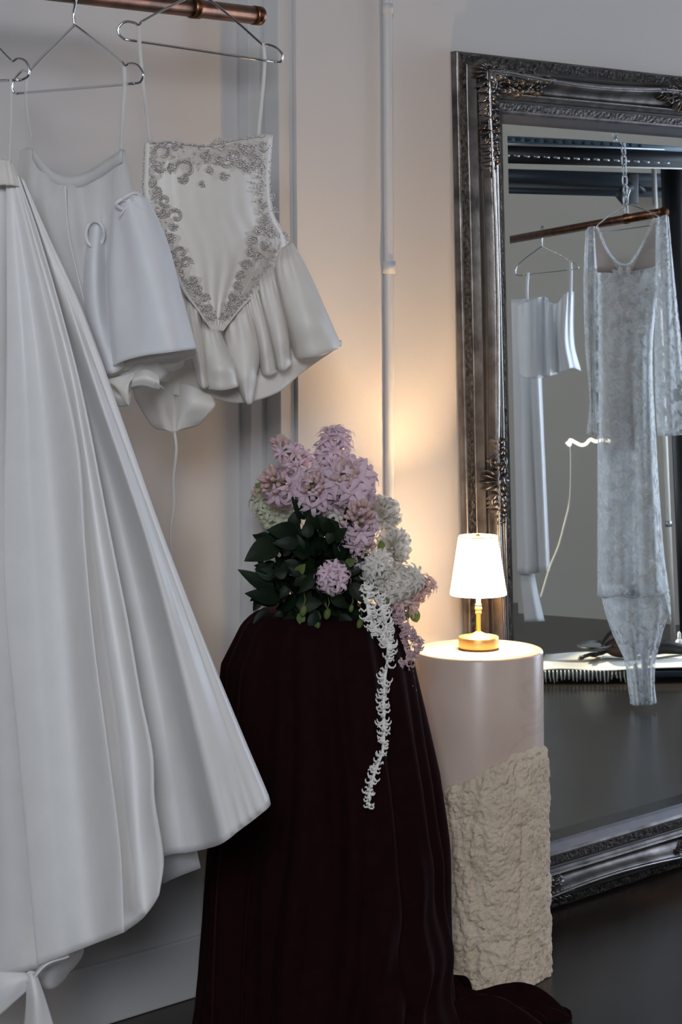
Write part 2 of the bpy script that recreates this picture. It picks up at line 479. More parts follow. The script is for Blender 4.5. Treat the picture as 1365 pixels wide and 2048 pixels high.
def frame_mesh():
    mb = MB(); S = 48
    sides = [((-1, 1), (-1, -1)), ((-1, -1), (1, -1)), ((1, -1), (1, 1)), ((1, 1), (-1, 1))]
    for (c0, c1) in sides:
        V = []
        for k in range(S+1):
            t = k/S
            s = 2*t-1
            for (a, h) in PROF:
                aa = a + ridge_shift(1-abs(s) if False else (1-abs(s)), a)
                hx, hz = M_W/2-aa, M_H/2-aa
                hx2, hz2 = M_W/2-a, M_H/2-a
                x = (c0[0]*(1-t)+c1[0]*t); z = (c0[1]*(1-t)+c1[1]*t)
                fx = hx if abs(c0[0]-c1[0]) < 1e-6 else hx2
                fz = hz if abs(c0[1]-c1[1]) < 1e-6 else hz2
                V.append(MP(x*fx, M_H/2+z*fz, h))
        n = len(PROF)
        for k in range(S):
            for i in range(n-1):
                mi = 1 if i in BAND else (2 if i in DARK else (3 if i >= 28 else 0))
                mb.f.append(tuple(len(mb.v)+q for q in (k*n+i, (k+1)*n+i, (k+1)*n+i+1, k*n+i+1))); mb.m.append(mi)
        mb.v.extend([tuple(p) for p in V])
    # back board
    mb.add([MP(sx*M_W/2, M_H/2+sz*M_H/2, -0.004) for sx, sz in ((-1, -1), (1, -1), (1, 1), (-1, 1))], [(0, 1, 2, 3)], 2)
    return mb
def ridge_line(c0, c1, a0, h, rad, swing):
    pts = []
    for k in range(61):
        t = k/60; q = 1-abs(2*t-1)
        a = a0+(0.012*math.sin(PI*min(1, max(0, (q-0.10)/0.80))) if swing else 0)
        x = c0[0]*(1-t)+c1[0]*t; z = c0[1]*(1-t)+c1[1]*t
        fx = M_W/2-(a if c0[0] == c1[0] else a0); fz = M_H/2-(a if c0[1] == c1[1] else a0)
        pts.append(MP(x*fx, M_H/2+z*fz, h))
    mb = MB(); tube(mb, pts, rad, 8); return mb
for (c0, c1) in (((-1, 1), (-1, -1)), ((-1, -1), (1, -1)), ((1, -1), (1, 1)), ((1, 1), (-1, 1))):
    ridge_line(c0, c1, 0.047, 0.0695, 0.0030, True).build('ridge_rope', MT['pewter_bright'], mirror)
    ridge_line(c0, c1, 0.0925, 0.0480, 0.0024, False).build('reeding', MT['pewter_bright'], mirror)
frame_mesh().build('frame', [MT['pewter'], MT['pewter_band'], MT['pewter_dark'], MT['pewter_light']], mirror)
gx, gz = M_W/2-0.156, M_H/2-0.156
bw = 0.024
mb = MB(); mb.add([MP(sx*(gx-bw), M_H/2+sz*(gz-bw), GLASS_H) for sx, sz in ((-1, -1), (1, -1), (1, 1), (-1, 1))], [(0, 1, 2, 3)])
mb.build('glass', MT['mirror'], mirror, smooth=False)
mb = MB()
ring_i = [MP(sx*(gx-bw), M_H/2+sz*(gz-bw), GLASS_H) for sx, sz in ((-1, -1), (1, -1), (1, 1), (-1, 1))]
ring_o = [MP(sx*gx, M_H/2+sz*gz, GLASS_H-0.0011) for sx, sz in ((-1, -1), (1, -1), (1, 1), (-1, 1))]
mb.add(ring_i+ring_o, [(k, (k+1) % 4, 4+(k+1) % 4, 4+k) for k in range(4)])
mb.build('bevelled_edge', MT['mirror'], mirror, smooth=False)

def scroll(mb, c, r, a0, turns, hand, rad, h0, h1, rot=0.0):
    pts = []; rr = []
    n = 22
    for i in range(n):
        t = i/(n-1)
        a = a0+hand*turns*2*PI*t
        q = r*(1-0.82*t)
        pts.append(MP(c[0]+q*math.cos(a), c[1]+q*math.sin(a), h0+(h1-h0)*t))
        rr.append(rad*(1-0.45*t))
    tube(mb, pts, rr, 7)
    ball(mb, pts[-1], rad*1.25, 8, 6)
def lobe(mb, c, ang, L, wd, h0, lift):
    """a curled acanthus leaflet lying on the frame"""
    n, m = 7, 5
    V = []
    for i in range(n):
        t = i/(n-1)
        w = wd*math.sin(PI*(0.12+0.85*t))**0.8
        q = L*t
        hh = h0+lift*math.sin(PI*min(1, t*1.05))-(0.004 if i == n-1 else 0)
        for k in range(m):
            s = k/(m-1)*2-1
            x = c[0]+q*math.cos(ang)-s*w*math.sin(ang)
            z = c[1]+q*math.sin(ang)+s*w*math.cos(ang)
            V.append(MP(x, z, hh-0.010*s*s+0.005*math.cos(3*PI*s)))
    mb.add(V, [(i*m+k, i*m+k+1, (i+1)*m+k+1, (i+1)*m+k) for i in range(n-1) for k in range(m-1)])
def spray(mb, c, a, n, step, seed, h0=0.058, wide=0.013, taper=0.92):
    """a running spray of small overlapping acanthus leaflets and beads along direction a"""
    r = random.Random(seed)
    ux, uz = math.cos(a), math.sin(a); vx, vz = -uz, ux
    sc = 1.0
    for j in range(n):
        q = step*j
        for side in (-1, 1):
            o = wide*sc*r.uniform(.1, .75)*side
            lobe(mb, (c[0]+ux*q+vx*o, c[1]+uz*q+vz*o), a+side*r.uniform(.25, .95), r.uniform(.020, .030)*sc, r.uniform(.006, .0085)*sc, h0+r.uniform(-.002, .004), r.uniform(.006, .012))
        if j % 2 == 0:
            ball(mb, MP(c[0]+ux*(q+.008), c[1]+uz*(q+.008), h0+.006), r.uniform(.0035, .0055)*sc, 7, 5)
        sc *= taper
def corner_orn(sx, sz):
    mb = MB()
    cx, cz = sx*(M_W/2-0.052), M_H/2+sz*(M_H/2-0.052)
    dirs = [math.atan2(0, -sx), math.atan2(-sz, 0)]
    diag = math.atan2(-sz, -sx)
    ball(mb, MP(cx-sx*.012, cz-sz*.012, 0.056), 1, 16, 10, axes=(M_X*0.011, M_Z*0.022, M_N*0.016))
    pts = [MP(cx-sx*.012+.0165*math.cos(2*PI*i/28), cz-sz*.012+.029*math.sin(2*PI*i/28), .060) for i in range(28)]
    tube(mb, pts, .0045, 7, closed=True)
    for d, other in ((0, 1), (1, 0)):
        a = dirs[d]
        ux, uz = math.cos(a), math.sin(a)
        vx, vz = math.cos(dirs[other]), math.sin(dirs[other])
        spray(mb, (cx+ux*.012, cz+uz*.012), a, 13, 0.0165, 31*d+sx*7+sz*3, 0.060, taper=.955)
        spray(mb, (cx+ux*.040+vx*.026, cz+uz*.040+vz*.026), a, 10, 0.0165, 17*d+sx*5+sz*2, 0.050, .010, taper=.96)
        scroll(mb, (cx+ux*0.095+vx*0.014, cz+uz*0.095+vz*0.014), 0.017, a, 1.2, sx*sz*(1 if d else -1), 0.0042, 0.058, 0.064)
        scroll(mb, (cx+ux*0.155-vx*0.004, cz+uz*0.155-vz*0.004), 0.014, a+2, 1.2, -sx*sz*(1 if d else -1), 0.0036, 0.060, 0.064)
        scroll(mb, (cx+ux*0.165+vx*0.028, cz+uz*0.165+vz*0.028), 0.012, a+1, 1.1, sx*sz*(1 if d else -1), 0.0030, 0.050, 0.054)
        lobe(mb, (cx+ux*0.200, cz+uz*0.200), a, 0.050, 0.009, 0.056, 0.010)
        lobe(mb, (cx+ux*0.180+vx*0.02, cz+uz*0.180+vz*0.02), a+0.15, 0.038, 0.007, 0.050, 0.008)
    for j in range(7):
        a = diag+PI+(j-3)*0.36
        lobe(mb, (cx+0.004*math.cos(a), cz+0.004*math.sin(a)), a, 0.030, 0.0065, 0.054, 0.012)
    mb.build('corner_ornament', MT['pewter'], mirror)
def centre_orn(x, z, a):
    mb = MB()
    ux, uz = math.cos(a), math.sin(a)           # along the rail
    vx, vz = -uz, ux
    ball(mb, MP(x, z, 0.062), 1, 14, 10, axes=(M_X*0.013, M_Z*0.013, M_N*0.016))
    for s in (-1, 1):
        spray(mb, (x+s*ux*.008, z+s*uz*.008), math.atan2(s*uz, s*ux), 7, 0.013, 3+s, 0.060, .016)
        scroll(mb, (x+s*ux*0.042+vx*0.014, z+s*uz*0.042+vz*0.014), 0.017, 0.5, 1.2, s, 0.0044, 0.060, 0.066)
        scroll(mb, (x+s*ux*0.042-vx*0.014, z+s*uz*0.042-vz*0.014), 0.017, 0.5, 1.2, -s, 0.0044, 0.058, 0.064)
        lobe(mb, (x+s*ux*.07, z+s*uz*.07), math.atan2(s*uz, s*ux), 0.045, 0.008, 0.056, 0.010)
        for q in (-.4, 0, .4):
            lobe(mb, (x, z), math.atan2(s*vz, s*vx)+q, 0.042, 0.0075, 0.056, 0.010)
    mb.build('centre_ornament', MT['pewter'], mirror)
for sx in (-1, 1):
    for sz in (-1, 1):
        corner_orn(sx, sz)
centre_orn(0, M_H-0.056, 0); centre_orn(0, 0.056, 0)
centre_orn(-M_W/2+0.056, M_H/2+0.02, PI/2); centre_orn(M_W/2-0.056, M_H/2+0.02, PI/2)

# ------------------------------------------------------------------ stone pedestal and lamp
PC = P(958, 1298, 4.61)
STX, STY, STH, STR = PC[0], PC[1], PC[2], 129/F*4.61
ped = thing('stone_pedestal', 'round limestone pedestal, polished on top and rough-hewn below, holding the lamp', 'pedestal', (STX, STY, 0))
mb = MB()
prof = [(STR-0.004, 0.02), (STR, 0.05), (STR, STH-0.006), (STR-0.0015, STH-0.002), (STR-0.006, STH), (0.0001, STH)]
lathe(mb, (STX, STY, 0), prof, 128, cap_bot=True)
mb.build('polished_drum', MT['stone_polished'], ped)
# rough lower part with a wavy upper lip (front is towards the camera)
def fbm(x, y, z, seed=0):
    s = 0.0; a = 1.0; f = 1.0
    for o in range(5):
        ph = seed*7.3+o*13.7
        s += a*math.sin(x*f*1.7+ph+1.3*math.sin(y*f*1.1+ph))*math.cos(z*f*1.9-ph+1.1*math.sin(x*f*0.9+y*f+ph))
        a *= 0.55; f *= 2.05
    return s
from mathutils import noise as mnoise
NA, NZ = 340, 240
V = []
a_cam = math.atan2(CAM[1]-STY, CAM[0]-STX)
def lip(a):
    # screen offset of this bearing: -1 left silhouette, +1 right silhouette
    b = (a-a_cam)
    s = math.sin(b); front = math.cos(b)
    u = s
    pts = [(-1.0, 1548), (-0.80, 1562), (-0.55, 1568), (-0.30, 1556), (0.0, 1532), (0.3, 1508), (0.6, 1492), (0.9, 1488), (1.0, 1500)]
    pts = [(-1.0, 0.440), (-0.80, 0.424), (-0.55, 0.418), (-0.30, 0.430), (0.0, 0.452), (0.25, 0.472), (0.55, 0.490), (0.85, 0.494), (1.0, 0.482)]
    z = np.interp(u, [p[0] for p in pts], [p[1] for p in pts])
    if front < 0: z = z*(1+front)+0.45*(-front)
    return z + 0.006*mnoise.noise(Vector((a*6, 0, 3.1)))+0.003*mnoise.noise(Vector((a*21, 0, 1.1)))
for i in range(NZ):
    t = i/(NZ-1)
    for k in range(NA):
        a = 2*PI*k/NA
        top = lip(a)
        z = 0.001+top*t
        ca, sa = math.cos(a), math.sin(a)
        bb = (a-a_cam+PI) % (2*PI)-PI
        groove = 0.0
        for (g0, gd, gw) in ((-0.46, .010, .030), (-0.10, .0045, .035), (0.62, .004, .05), (2.0, .006, .03), (-1.7, .006, .03), (3.0, .006, .03)):
            groove -= gd*math.exp(-((bb-g0-0.05*math.sin(z*17+g0*5)-0.02*math.sin(z*41))/gw)**2)*(0.35+0.65*(z < 0.34))
        rough = 1.25-0.45*max(-1, min(1, bb/0.9))
        f1 = mnoise.fractal(Vector((ca*1.9, sa*1.9, z*7)), 1.0, 2.0, 3)
        f2 = mnoise.fractal(Vector((ca*7.5, sa*7.5, z*26)), 0.9, 2.1, 4)
        f3 = mnoise.fractal(Vector((ca*22, sa*22, z*120)), 0.8, 2.1, 3)
        chip = mnoise.voronoi(Vector((ca*5.5+0.3*f2, sa*5.5+0.3*f2, z*20)))[0]
        ledge = -0.0045*math.exp(-(((z*7.2+0.10*math.sin(a*3)+0.05*f2) % 1-0.5)/0.035)**2)*(mnoise.noise(Vector((ca*4, sa*4, z*5))) > 0.02)
        r = STR+0.0080+0.0045*f1+rough*(0.0048*f2+0.0026*f3+0.0085*min(0.35, chip[1]-chip[0])-0.0012)+groove+ledge
        r += 0.003*(1-t)
        edge = min(1.0, (1-t)/0.05)
        if edge < 1: r = STR-0.001+(r-STR+0.001)*math.sqrt(max(0, 1-(1-edge)**2))
        r = max(r, STR-0.0015 if t > 0.97 else STR-0.004)
        V.append((STX+r*math.cos(a), STY+r*math.sin(a), z))
Fc = [(i*NA+k, i*NA+(k+1) % NA, (i+1)*NA+(k+1) % NA, (i+1)*NA+k) for i in range(NZ-1) for k in range(NA)]
Fc.append(tuple(range(NA-1, -1, -1)))
mb = MB(); mb.add(V, Fc)
tag(mb.build('rough_base', MT['stone_rough'], ped), 'rough-hewn lower half with a wavy upper lip')

LC = P(957, 1297, 4.61)
LX, LY, LZ = STX, STY, STH
k = 4.61/F
lamp = thing('table_lamp', 'small lit brass table lamp with a white tapered shade on the stone pedestal', 'lamp', (LX, LY, LZ))
mb = MB()
lathe(mb, (LX, LY, LZ), [(0.0425*1.0, 0.0), (0.0435, 0.002), (0.0425, 0.003)], 64, cap_bot=True, cap_top=True)
mb.build('base_pad', MT['brass_dark'], lamp)
mb = MB()
lathe(mb, (LX, LY, LZ), [(0.042, 0.003), (0.0428, 0.005), (0.0432, 0.024), (0.0426, 0.0265), (0.041, 0.0275), (0.036, 0.028), (0.024, 0.030), (0.014, 0.0335), (0.0075, 0.037), (0.0055, 0.0385)], 64, cap_bot=True, cap_top=True)
mb.build('base', MT['brass'], lamp)
mb = MB()
lathe(mb, (LX, LY, LZ), [(0.0048, 0.036), (0.0048, 0.074), (0.0066, 0.0755), (0.0072, 0.078), (0.0068, 0.0805), (0.0055, 0.082), (0.0078, 0.084), (0.0082, 0.087), (0.0074, 0.0905), (0.0058, 0.092),
                         (0.0072, 0.0935), (0.0072, 0.096), (0.0052, 0.098), (0.0052, 0.205), (0.0045, 0.232)], 32, cap_bot=True, cap_top=True)
mb.build('stem', MT['brass'], lamp)
mb = MB(); obox(mb, (LX-0.008*0+0.022*Rv[0], LY+0.022*Rv[1], LZ+0.0305), Rv*0.004, Fv*0.004, np.array([0, 0, 0.0014])); mb.build('switch', MT['white_plastic'], lamp, bevel=0.001)
ZS0, ZS1 = 0.117, 0.243
shade_m = bpy.data.materials.new('lit_shade'); shade_m.use_nodes = True
nt = shade_m.node_tree; b = nt.nodes['Principled BSDF']
b.inputs['Base Color'].default_value = (0.9, 0.85, 0.75, 1); b.inputs['Roughness'].default_value = 0.8
b.inputs['Emission Color'].default_value = (1.0, 0.70, 0.42, 1); b.inputs['Emission Strength'].default_value = 18.0
mb = MB()
RS0, RS1 = 0.0605, 0.0415
lathe(mb, (LX, LY, LZ), [(RS0, ZS0), (RS0+0.0005, ZS0+0.002), (RS1+0.0005, ZS1-0.002), (RS1, ZS1), (RS1-0.001, ZS1), (RS1-0.001, ZS1-0.002), (RS0-0.001, ZS0+0.002), (RS0-0.001, ZS0), (RS0, ZS0)], 72)
mb.build('lamp_shade', shade_m, lamp)
mb = MB()
for (zz, r) in ((ZS1-0.001, RS1),):
    tube(mb, [(LX+r*math.cos(2*PI*i/64), LY+r*math.sin(2*PI*i/64), LZ+zz) for i in range(64)], 0.0012, 6, closed=True)
for i in range(3):
    a = 2*PI*i/3+0.4
    tube(mb, [(LX, LY, LZ+ZS1-0.008), (LX+(RS1-0.001)*math.cos(a), LY+(RS1-0.001)*math.sin(a), LZ+ZS1-0.003)], 0.001, 6)
mb.build('shade_carrier', MT['brass'], lamp)
mb = MB(); lathe(mb, (LX, LY, LZ), [(0.0045, 0.232), (0.006, 0.236), (0.006, 0.243), (0.003, 0.2465)], 24, cap_bot=True, cap_top=True); mb.build('finial', MT['brass'], lamp)
bulb = bpy.data.lights.new('lamp_bulb_light', 'POINT'); bulb.energy = 21.0; bulb.color = (1.0, 0.63, 0.31); bulb.shadow_soft_size = 0.018
bo = bpy.data.objects.new('lamp_bulb_light', bulb); COL.objects.link(bo)
bo.location = (LX+0.0, LY-0.024, LZ+0.185)

# ------------------------------------------------------------------ velvet-draped plinth
VC = P(650, 1225, 4.25)
VX, VY, VZ = VC[0], VC[1], VC[2]
plinth = thing('draped_plinth', 'tall plinth under a floor-length burgundy velvet cloth, carrying the flowers', 'plinth', (VX, VY, 0))
mb = MB(); lathe(mb, (VX, VY, 0.001), [(0.12, 0), (0.12, VZ-0.012)], 48, cap_bot=True, cap_top=True); mb.build('plinth_column', MT['pale'], plinth)
a_c = math.atan2(CAM[1]-VY, CAM[0]-VX)
ZT = [0.0, 0.03, 0.10, 0.2, 0.35, 0.5, 0.62, 0.72, 0.80, 0.815, 0.823]
RRt = [0.262, 0.250, 0.242, 0.236, 0.228, 0.212, 0.192, 0.174, 0.153, 0.146, 0.136]
RLt = [0.252, 0.246, 0.238, 0.230, 0.222, 0.214, 0.206, 0.200, 0.162, 0.147, 0.136]
NA, NZ = 420, 90
rngf = random.Random(5)
freqs = [(7, 0.0), (11, 1.2), (16, 2.2), (23, 0.4)]
V = []
for i in range(NZ):
    t = i/(NZ-1)
    z = VZ*(1-(1-t)**1.0)
    zs = min(z, 0.823)/0.823*0.823
    for k in range(NA):
        a = 2*PI*k/NA
        s = math.sin(a-a_c)          # -1 left, +1 right as the camera sees it
        w = 0.5+0.5*s
        zz = z/VZ*0.823
        r = np.interp(zz, ZT, RLt)*(1-w)+np.interp(zz, ZT, RRt)*w
        if zz < 0.74: r += 0.075*math.exp(-((a-1.30)/0.42)**2)*min(1, (0.74-zz)/0.12)  # unseen bulge at the back, added to block lamplight on the wall
        amp = 0.003+0.017*min(1, (0.823-zz)/0.45)
        fold = 0
        b = a+0.06*math.sin(zz*7+a*2)
        fold += 0.55*math.sin(9*b+0.6*math.sin(zz*5))+0.45*math.sin(17*b+1.2+0.8*math.sin(zz*6+1))+0.22*math.sin(29*b+2.1)
        fold = math.copysign(abs(fold)**0.85, fold)
        # cross drags where the cloth is bunched near the floor
        low = max(0, (0.42-zz)/0.42)
        drag = 0.016*low*math.sin(zz*34+4.5*math.sin(a*2+0.7))*max(0, math.sin(a*1.5+1.0))
        r += amp*fold+drag
        lim = (-0.024-VY)/max(1e-3, math.sin(a)) if math.sin(a) > 0 else 9
        r = min(r, lim)
        V.append((VX+r*math.cos(a), VY+r*math.sin(a), z+0.002))
Fc = [(i*NA+k, i*NA+(k+1) % NA, (i+1)*NA+(k+1) % NA, (i+1)*NA+k) for i in range(NZ-1) for k in range(NA)]
mb = MB(); mb.add(V, Fc)
base = (NZ-1)*NA
mb.f.append(tuple(base+k for k in range(NA))); mb.m.append(0)
# cloth pooling on the floor to the right and in front
def floor_pt(r, d, z):
    return np.array([CAM[0], CAM[1], 0])+Rv*r+Fv*d+np.array([0, 0, z])
def pool(path, width, hgt, seed):
    rg = random.Random(seed)
    C = catmull(np.array(path, float), 46)
    n = 26
    V = []
    for i in range(46):
        t = i/45
        tt = C[min(i+1, 45)]-C[max(i-1, 0)]; tt /= np.linalg.norm(tt)
        nrm = np.array([-tt[1], tt[0]])
        taper = math.sin(PI*min(1, 0.5+0.5*(1-t)))**0.5 if t > 0.86 else 1
        taper = math.sqrt(max(0.0, 1-((t-0.8)/0.2)**2)) if t > 0.8 else 1
        for k in range(n):
            s = k/(n-1)*2-1
            w = width*(0.65+0.35*math.sin(2.1*t*PI+seed))*max(taper, 0.03)
            p = C[i]+nrm*s*w
            h = hgt*(1-s*s)**0.6*(0.55+0.45*math.cos(s*7+5*t+seed))*max(taper, 0.05)
            h += 0.012*(1-s*s)*math.sin(t*16+s*3+seed)
            V.append(floor_pt(p[0], p[1], max(0.001, h)+0.003))
    mb.add(V, [(i*n+k, i*n+k+1, (i+1)*n+k+1, (i+1)*n+k) for i in range(45) for k in range(n-1)])
pool([(0.02, 4.20), (0.14, 4.33), (0.27, 4.345), (0.40, 4.31), (0.452, 4.285)], 0.055, 0.05, 1)
pool([(-0.05, 4.10), (0.10, 4.20), (0.26, 4.235), (0.40, 4.215)], 0.09, 0.055, 2)
pool([(0.02, 4.30), (0.12, 4.42), (0.20, 4.44), (0.26, 4.40)], 0.05, 0.06, 3)
mb.build('velvet_cloth', MT['velvet'], plinth)

# ------------------------------------------------------------------ copper rail, chain, hangers
RS = -0.35
def rail_pt(px):
    k = (px-CXP)/F
    rely = RS-CAM[1]; relx = rely*(1+k)/(1-k)
    return relx+CAM[0]
RZ = 1.986
xe = rail_pt(524)
rail = thing('copper_rail', 'thick copper clothes rail with a collar and end cap at top left', 'clothes rail', (xe-1.0, RS, RZ))
mb = MB(); tube(mb, [(xe-2.2, RS, RZ), (xe-1.0, RS, RZ), (xe-0.006, RS, RZ)], 0.0172, 28); mb.build('tube', MT['copper'], rail)
mb = MB(); tube(mb, [(xe-0.018, RS, RZ), (xe, RS, RZ), (xe+0.002, RS, RZ)], [0.0185, 0.0185, 0.015], 28); mb.build('end_cap', MT['copper'], rail)
xq = rail_pt(394)
mb = MB(); tube(mb, [(xq-0.010, RS, RZ), (xq+0.010, RS, RZ)], 0.0196, 28); mb.build('collar', MT['copper'], rail)
def chain(name, p, ztop, label, nlinks=None, scale=1.0):
    root = thing(name, label, 'chain', p)
    z = p[2]; i = 0
    mb = MB()
    L = 0.030*scale
    while z < ztop:
        hv = np.array([1.0, 0, 0]) if i % 2 == 0 else np.array([0, 1.0, 0])
        pts = []
        for k in range(20):
            a = 2*PI*k/20
            pts.append(np.array([p[0], p[1], z+L*0.5])+hv*0.008*scale*math.cos(a)+np.array([0, 0, L*0.62*math.sin(a)]))
        tube(mb, pts, 0.0024*scale, 6, closed=True)
        z += L; i += 1
    o = mb.build('links', MT['galv'], root)
    return root
xh3 = rail_pt(401)
chain('hanging_chain', (xh3-0.02, RS, RZ+0.012), ZC-0.01, 'steel chain carrying the copper rail above the beaded bodice')
chain('hanging_chain', (xe-1.9, RS, RZ+0.012), ZC-0.01, 'steel chain carrying the far left end of the copper rail')

def wire(mb, pts, r=0.0019, proj=P, n=60, smooth=True):
    q = catmull(np.array([(a, b, c*1000) for a, b, c in pts], float), n) if smooth else np.array([(a, b, c*1000) for a, b, c in pts])
    tube(mb, [proj(a, b, c/1000) for a, b, c in q], r, 8)

def hanger(label, apex, hookpts, left, right, lw, rw, barl, barr, proj=P, group='chrome wire hangers', r=0.0024):
    """wire hanger from pixel+depth points: apex, hook path, shoulder ends and notch loops"""
    root = thing('wire_hanger', label, 'hanger', proj(*apex), group)
    mb = MB(); wire(mb, hookpts, r, proj, 40); mb.build('hook', MT['chrome'], root)
    mb = MB()
    # arms
    for (sh, loop) in ((left, lw), (right, rw)):
        wire(mb, [apex, ((apex[0]*0.35+sh[0]*0.65), (apex[1]*0.35+sh[1]*0.65)-2, apex[2]*0.35+sh[2]*0.65), sh]+loop, r, proj, 80)
    wire(mb, [lw[-1], rw[-1]], r, proj, 10)
    mb.build('shoulder_wire', MT['chrome'], root)
    return root
# hanger on the chain, for the beaded bodice
hanger('chrome wire hanger under the rail end holding the beaded bodice', (401, -16, 3.965),
       [(401, -16, 3.965), (399, -50, 3.965), (412, -80, 3.972), (404, -100, 3.985), (393, -92, 3.99)],
       (283, 44, 3.87), (524, 88, 4.065),
       [(277, 50, 3.868), (270, 46, 3.866), (250, 44, 3.862), (237, 56, 3.86), (239, 70, 3.86), (250, 79, 3.862)],
       [(530, 90, 4.068), (536, 89, 4.07), (552, 95, 4.076), (565, 109, 4.08), (562, 123, 4.08), (550, 124, 4.075)], None, None)
# middle hanger
hanger('chrome wire hanger in the middle of the three, holding the puff-sleeved gown', (149, 50, 3.785),
       [(149, 50, 3.785), (147, 25, 3.785), (152, 0, 3.782), (155, -25, 3.785), (152, -42, 3.805), (149, -34, 3.825), (148, -20, 3.828)],
       (62, 138, 3.90), (246, 126, 3.67),
       [(56, 144, 3.903), (46, 140, 3.91), (30, 158, 3.92), (24, 176, 3.92), (30, 187, 3.92), (36, 187, 3.915)],
       [(250, 132, 3.668), (257, 127, 3.666), (274, 130, 3.66), (286, 148, 3.655), (280, 164, 3.657), (268, 167, 3.66)], None, None)
# left hanger, mostly out of the picture
hanger('chrome wire hanger cut off by the left picture edge, holding the long satin skirt', (-82, 20, 3.61),
       [(-82, 20, 3.61), (-83, -10, 3.61), (-78, -35, 3.61), (-76, -60, 3.615), (-80, -72, 3.64), (-84, -60, 3.655)],
       (-190, 120, 3.66), (23, 122, 3.56),
       [(-196, 124, 3.662), (-206, 118, 3.665), (-222, 130, 3.67), (-226, 150, 3.67), (-214, 168, 3.668)],
       [(27, 122, 3.558), (35, 117, 3.556), (50, 122, 3.552), (58, 138, 3.55), (55, 153, 3.55), (42, 160, 3.553)], None, None)

def ribbon(mb, pts, w, proj=P, n=30):
    """a flat ribbon along pixel points; w in pixels"""
    q = catmull(np.array([(a, b, c*1000) for a, b, c in pts], float), n)
    V = []
    for i in range(n):
        t = q[min(i+1, n-1)]-q[max(i-1, 0)]
        t = t[:2]/(np.linalg.norm(t[:2])+1e-9)
        nx, ny = -t[1], t[0]
        for s in (-1, 0, 1):
            V.append(proj(q[i][0]+nx*w*s/2, q[i][1]+ny*w*s/2, q[i][2]/1000-(0.0015 if s == 0 else 0)))
    mb.add(V, [(i*3+k, i*3+k+1, (i+1)*3+k+1, (i+1)*3+k) for i in range(n-1) for k in (0, 1)])

# ------------------------------------------------------------------ long satin skirt (left front)
skirt = thing('satin_skirt', 'long ivory satin skirt hanging by thin straps, spreading toward the floor at left', 'skirt', P(20, 340, 3.6))
D = 3.60
mb = MB()
front = [
    [(-120, 345, D+.10), (-220, 800, D+.16), (-330, 1400, D+.22), (-420, 1985, D+.26)],
    [(-70, 340, D+.03), (-120, 800, D-.02), (-180, 1400, D-.03), (-210, 1985, D-.04)],
    [(-30, 338, D+.01), (-60, 800, D-.06), (-90, 1400, D-.09), (-100, 1980, D-.10)],
    [(0, 338, D-.00), (-6, 700, D-.04), (-8, 1100, D-.04), (0, 1500, D-.02), (30, 1950, D-.01)],
    [(30, 345, D+.02), (40, 700, D+.02), (50, 1150, D+.01), (64, 1450, D+.02), (106, 1925, D+.03)],
]
sheet(mb, front, 9, 100, ripple=lambda u, v: 0.0015*v*math.sin(u*25+4*v))
front = [
    [(20, 345, D+.00), (24, 700, D-.02), (24, 1150, D-.02), (52, 1450, D-.02), (92, 1926, D-.02)],
    [(13, 343, D-.01), (14, 700, D-.045), (10, 1150, D-.045), (34, 1450, D-.045), (76, 1930, D-.05)],
    [(14, 342, D-.012), (20, 700, D-.055), (16, 1150, D-.056), (40, 1450, D-.058), (82, 1928, D-.065)],
    [(16, 343, D-.013), (46, 700, D-.065), (60, 1000, D-.075), (84, 1400, D-.085), (125, 1912, D-.095)],
    [(22, 345, D-.015), (78, 700, D-.060), (112, 1000, D-.072), (146, 1400, D-.085), (188, 1888, D-.095)],
    [(27, 346, D-.014), (108, 700, D-.078), (148, 900, D-.095), (164, 1100, D-.105), (182, 1290, D-.115), (206, 1480, D-.120), (232, 1700, D-.115), (240, 1868, D-.11)],
    [(30, 348, D-.012), (118, 700, D-.078), (158, 900, D-.095), (175, 1100, D-.105), (194, 1290, D-.112), (220, 1480, D-.115), (246, 1700, D-.11), (254, 1860, D-.105)],
    [(33, 350, D-.012), (132, 700, D-.068), (170, 900, D-.078), (200, 1100, D-.085), (232, 1290, D-.090), (262, 1480, D-.095), (276, 1680, D-.095), (290, 1832, D-.095)],
    [(36, 352, D-.012), (74, 460, D-.04), (127, 640, D-.07), (167, 800, D-.080), (222, 1080, D-.095), (254, 1240, D-.105), (282, 1400, D-.110), (304, 1510, D-.115), (308, 1600, D-.115), (326, 1720, D-.10), (318, 1790, D-.095)],
    [(37, 353, D+.00), (74, 463, D-.01), (124, 640, D-.03), (164, 800, D-.03), (216, 1080, D-.03), (248, 1240, D-.03), (276, 1400, D-.03), (296, 1510, D-.03), (300, 1600, D-.02), (315, 1720, D+.00), (306, 1785, D+.01)],
    [(36, 356, D+.02), (68, 468, D+.02), (112, 640, D+.03), (146, 800, D+.03), (196, 1080, D+.04), (226, 1240, D+.05), (252, 1400, D+.06), (270, 1510, D+.06), (280, 1600, D+.07), (288, 1720, D+.08), (284, 1770, D+.09)],
]
def push(guides, ks):
    for i, k in ks.items():
        guides[i] = [(x, y, d+k*min(1, max(0, (y-520)/800))) for (x, y, d) in guides[i]]
push(front, {3: .012, 4: .030, 5: -.028, 6: -.024, 7: .022, 8: -.010})
sheet(mb, front, 9, 100, ripple=lambda u, v: 0.0012*v*math.sin(u*31+5*v))
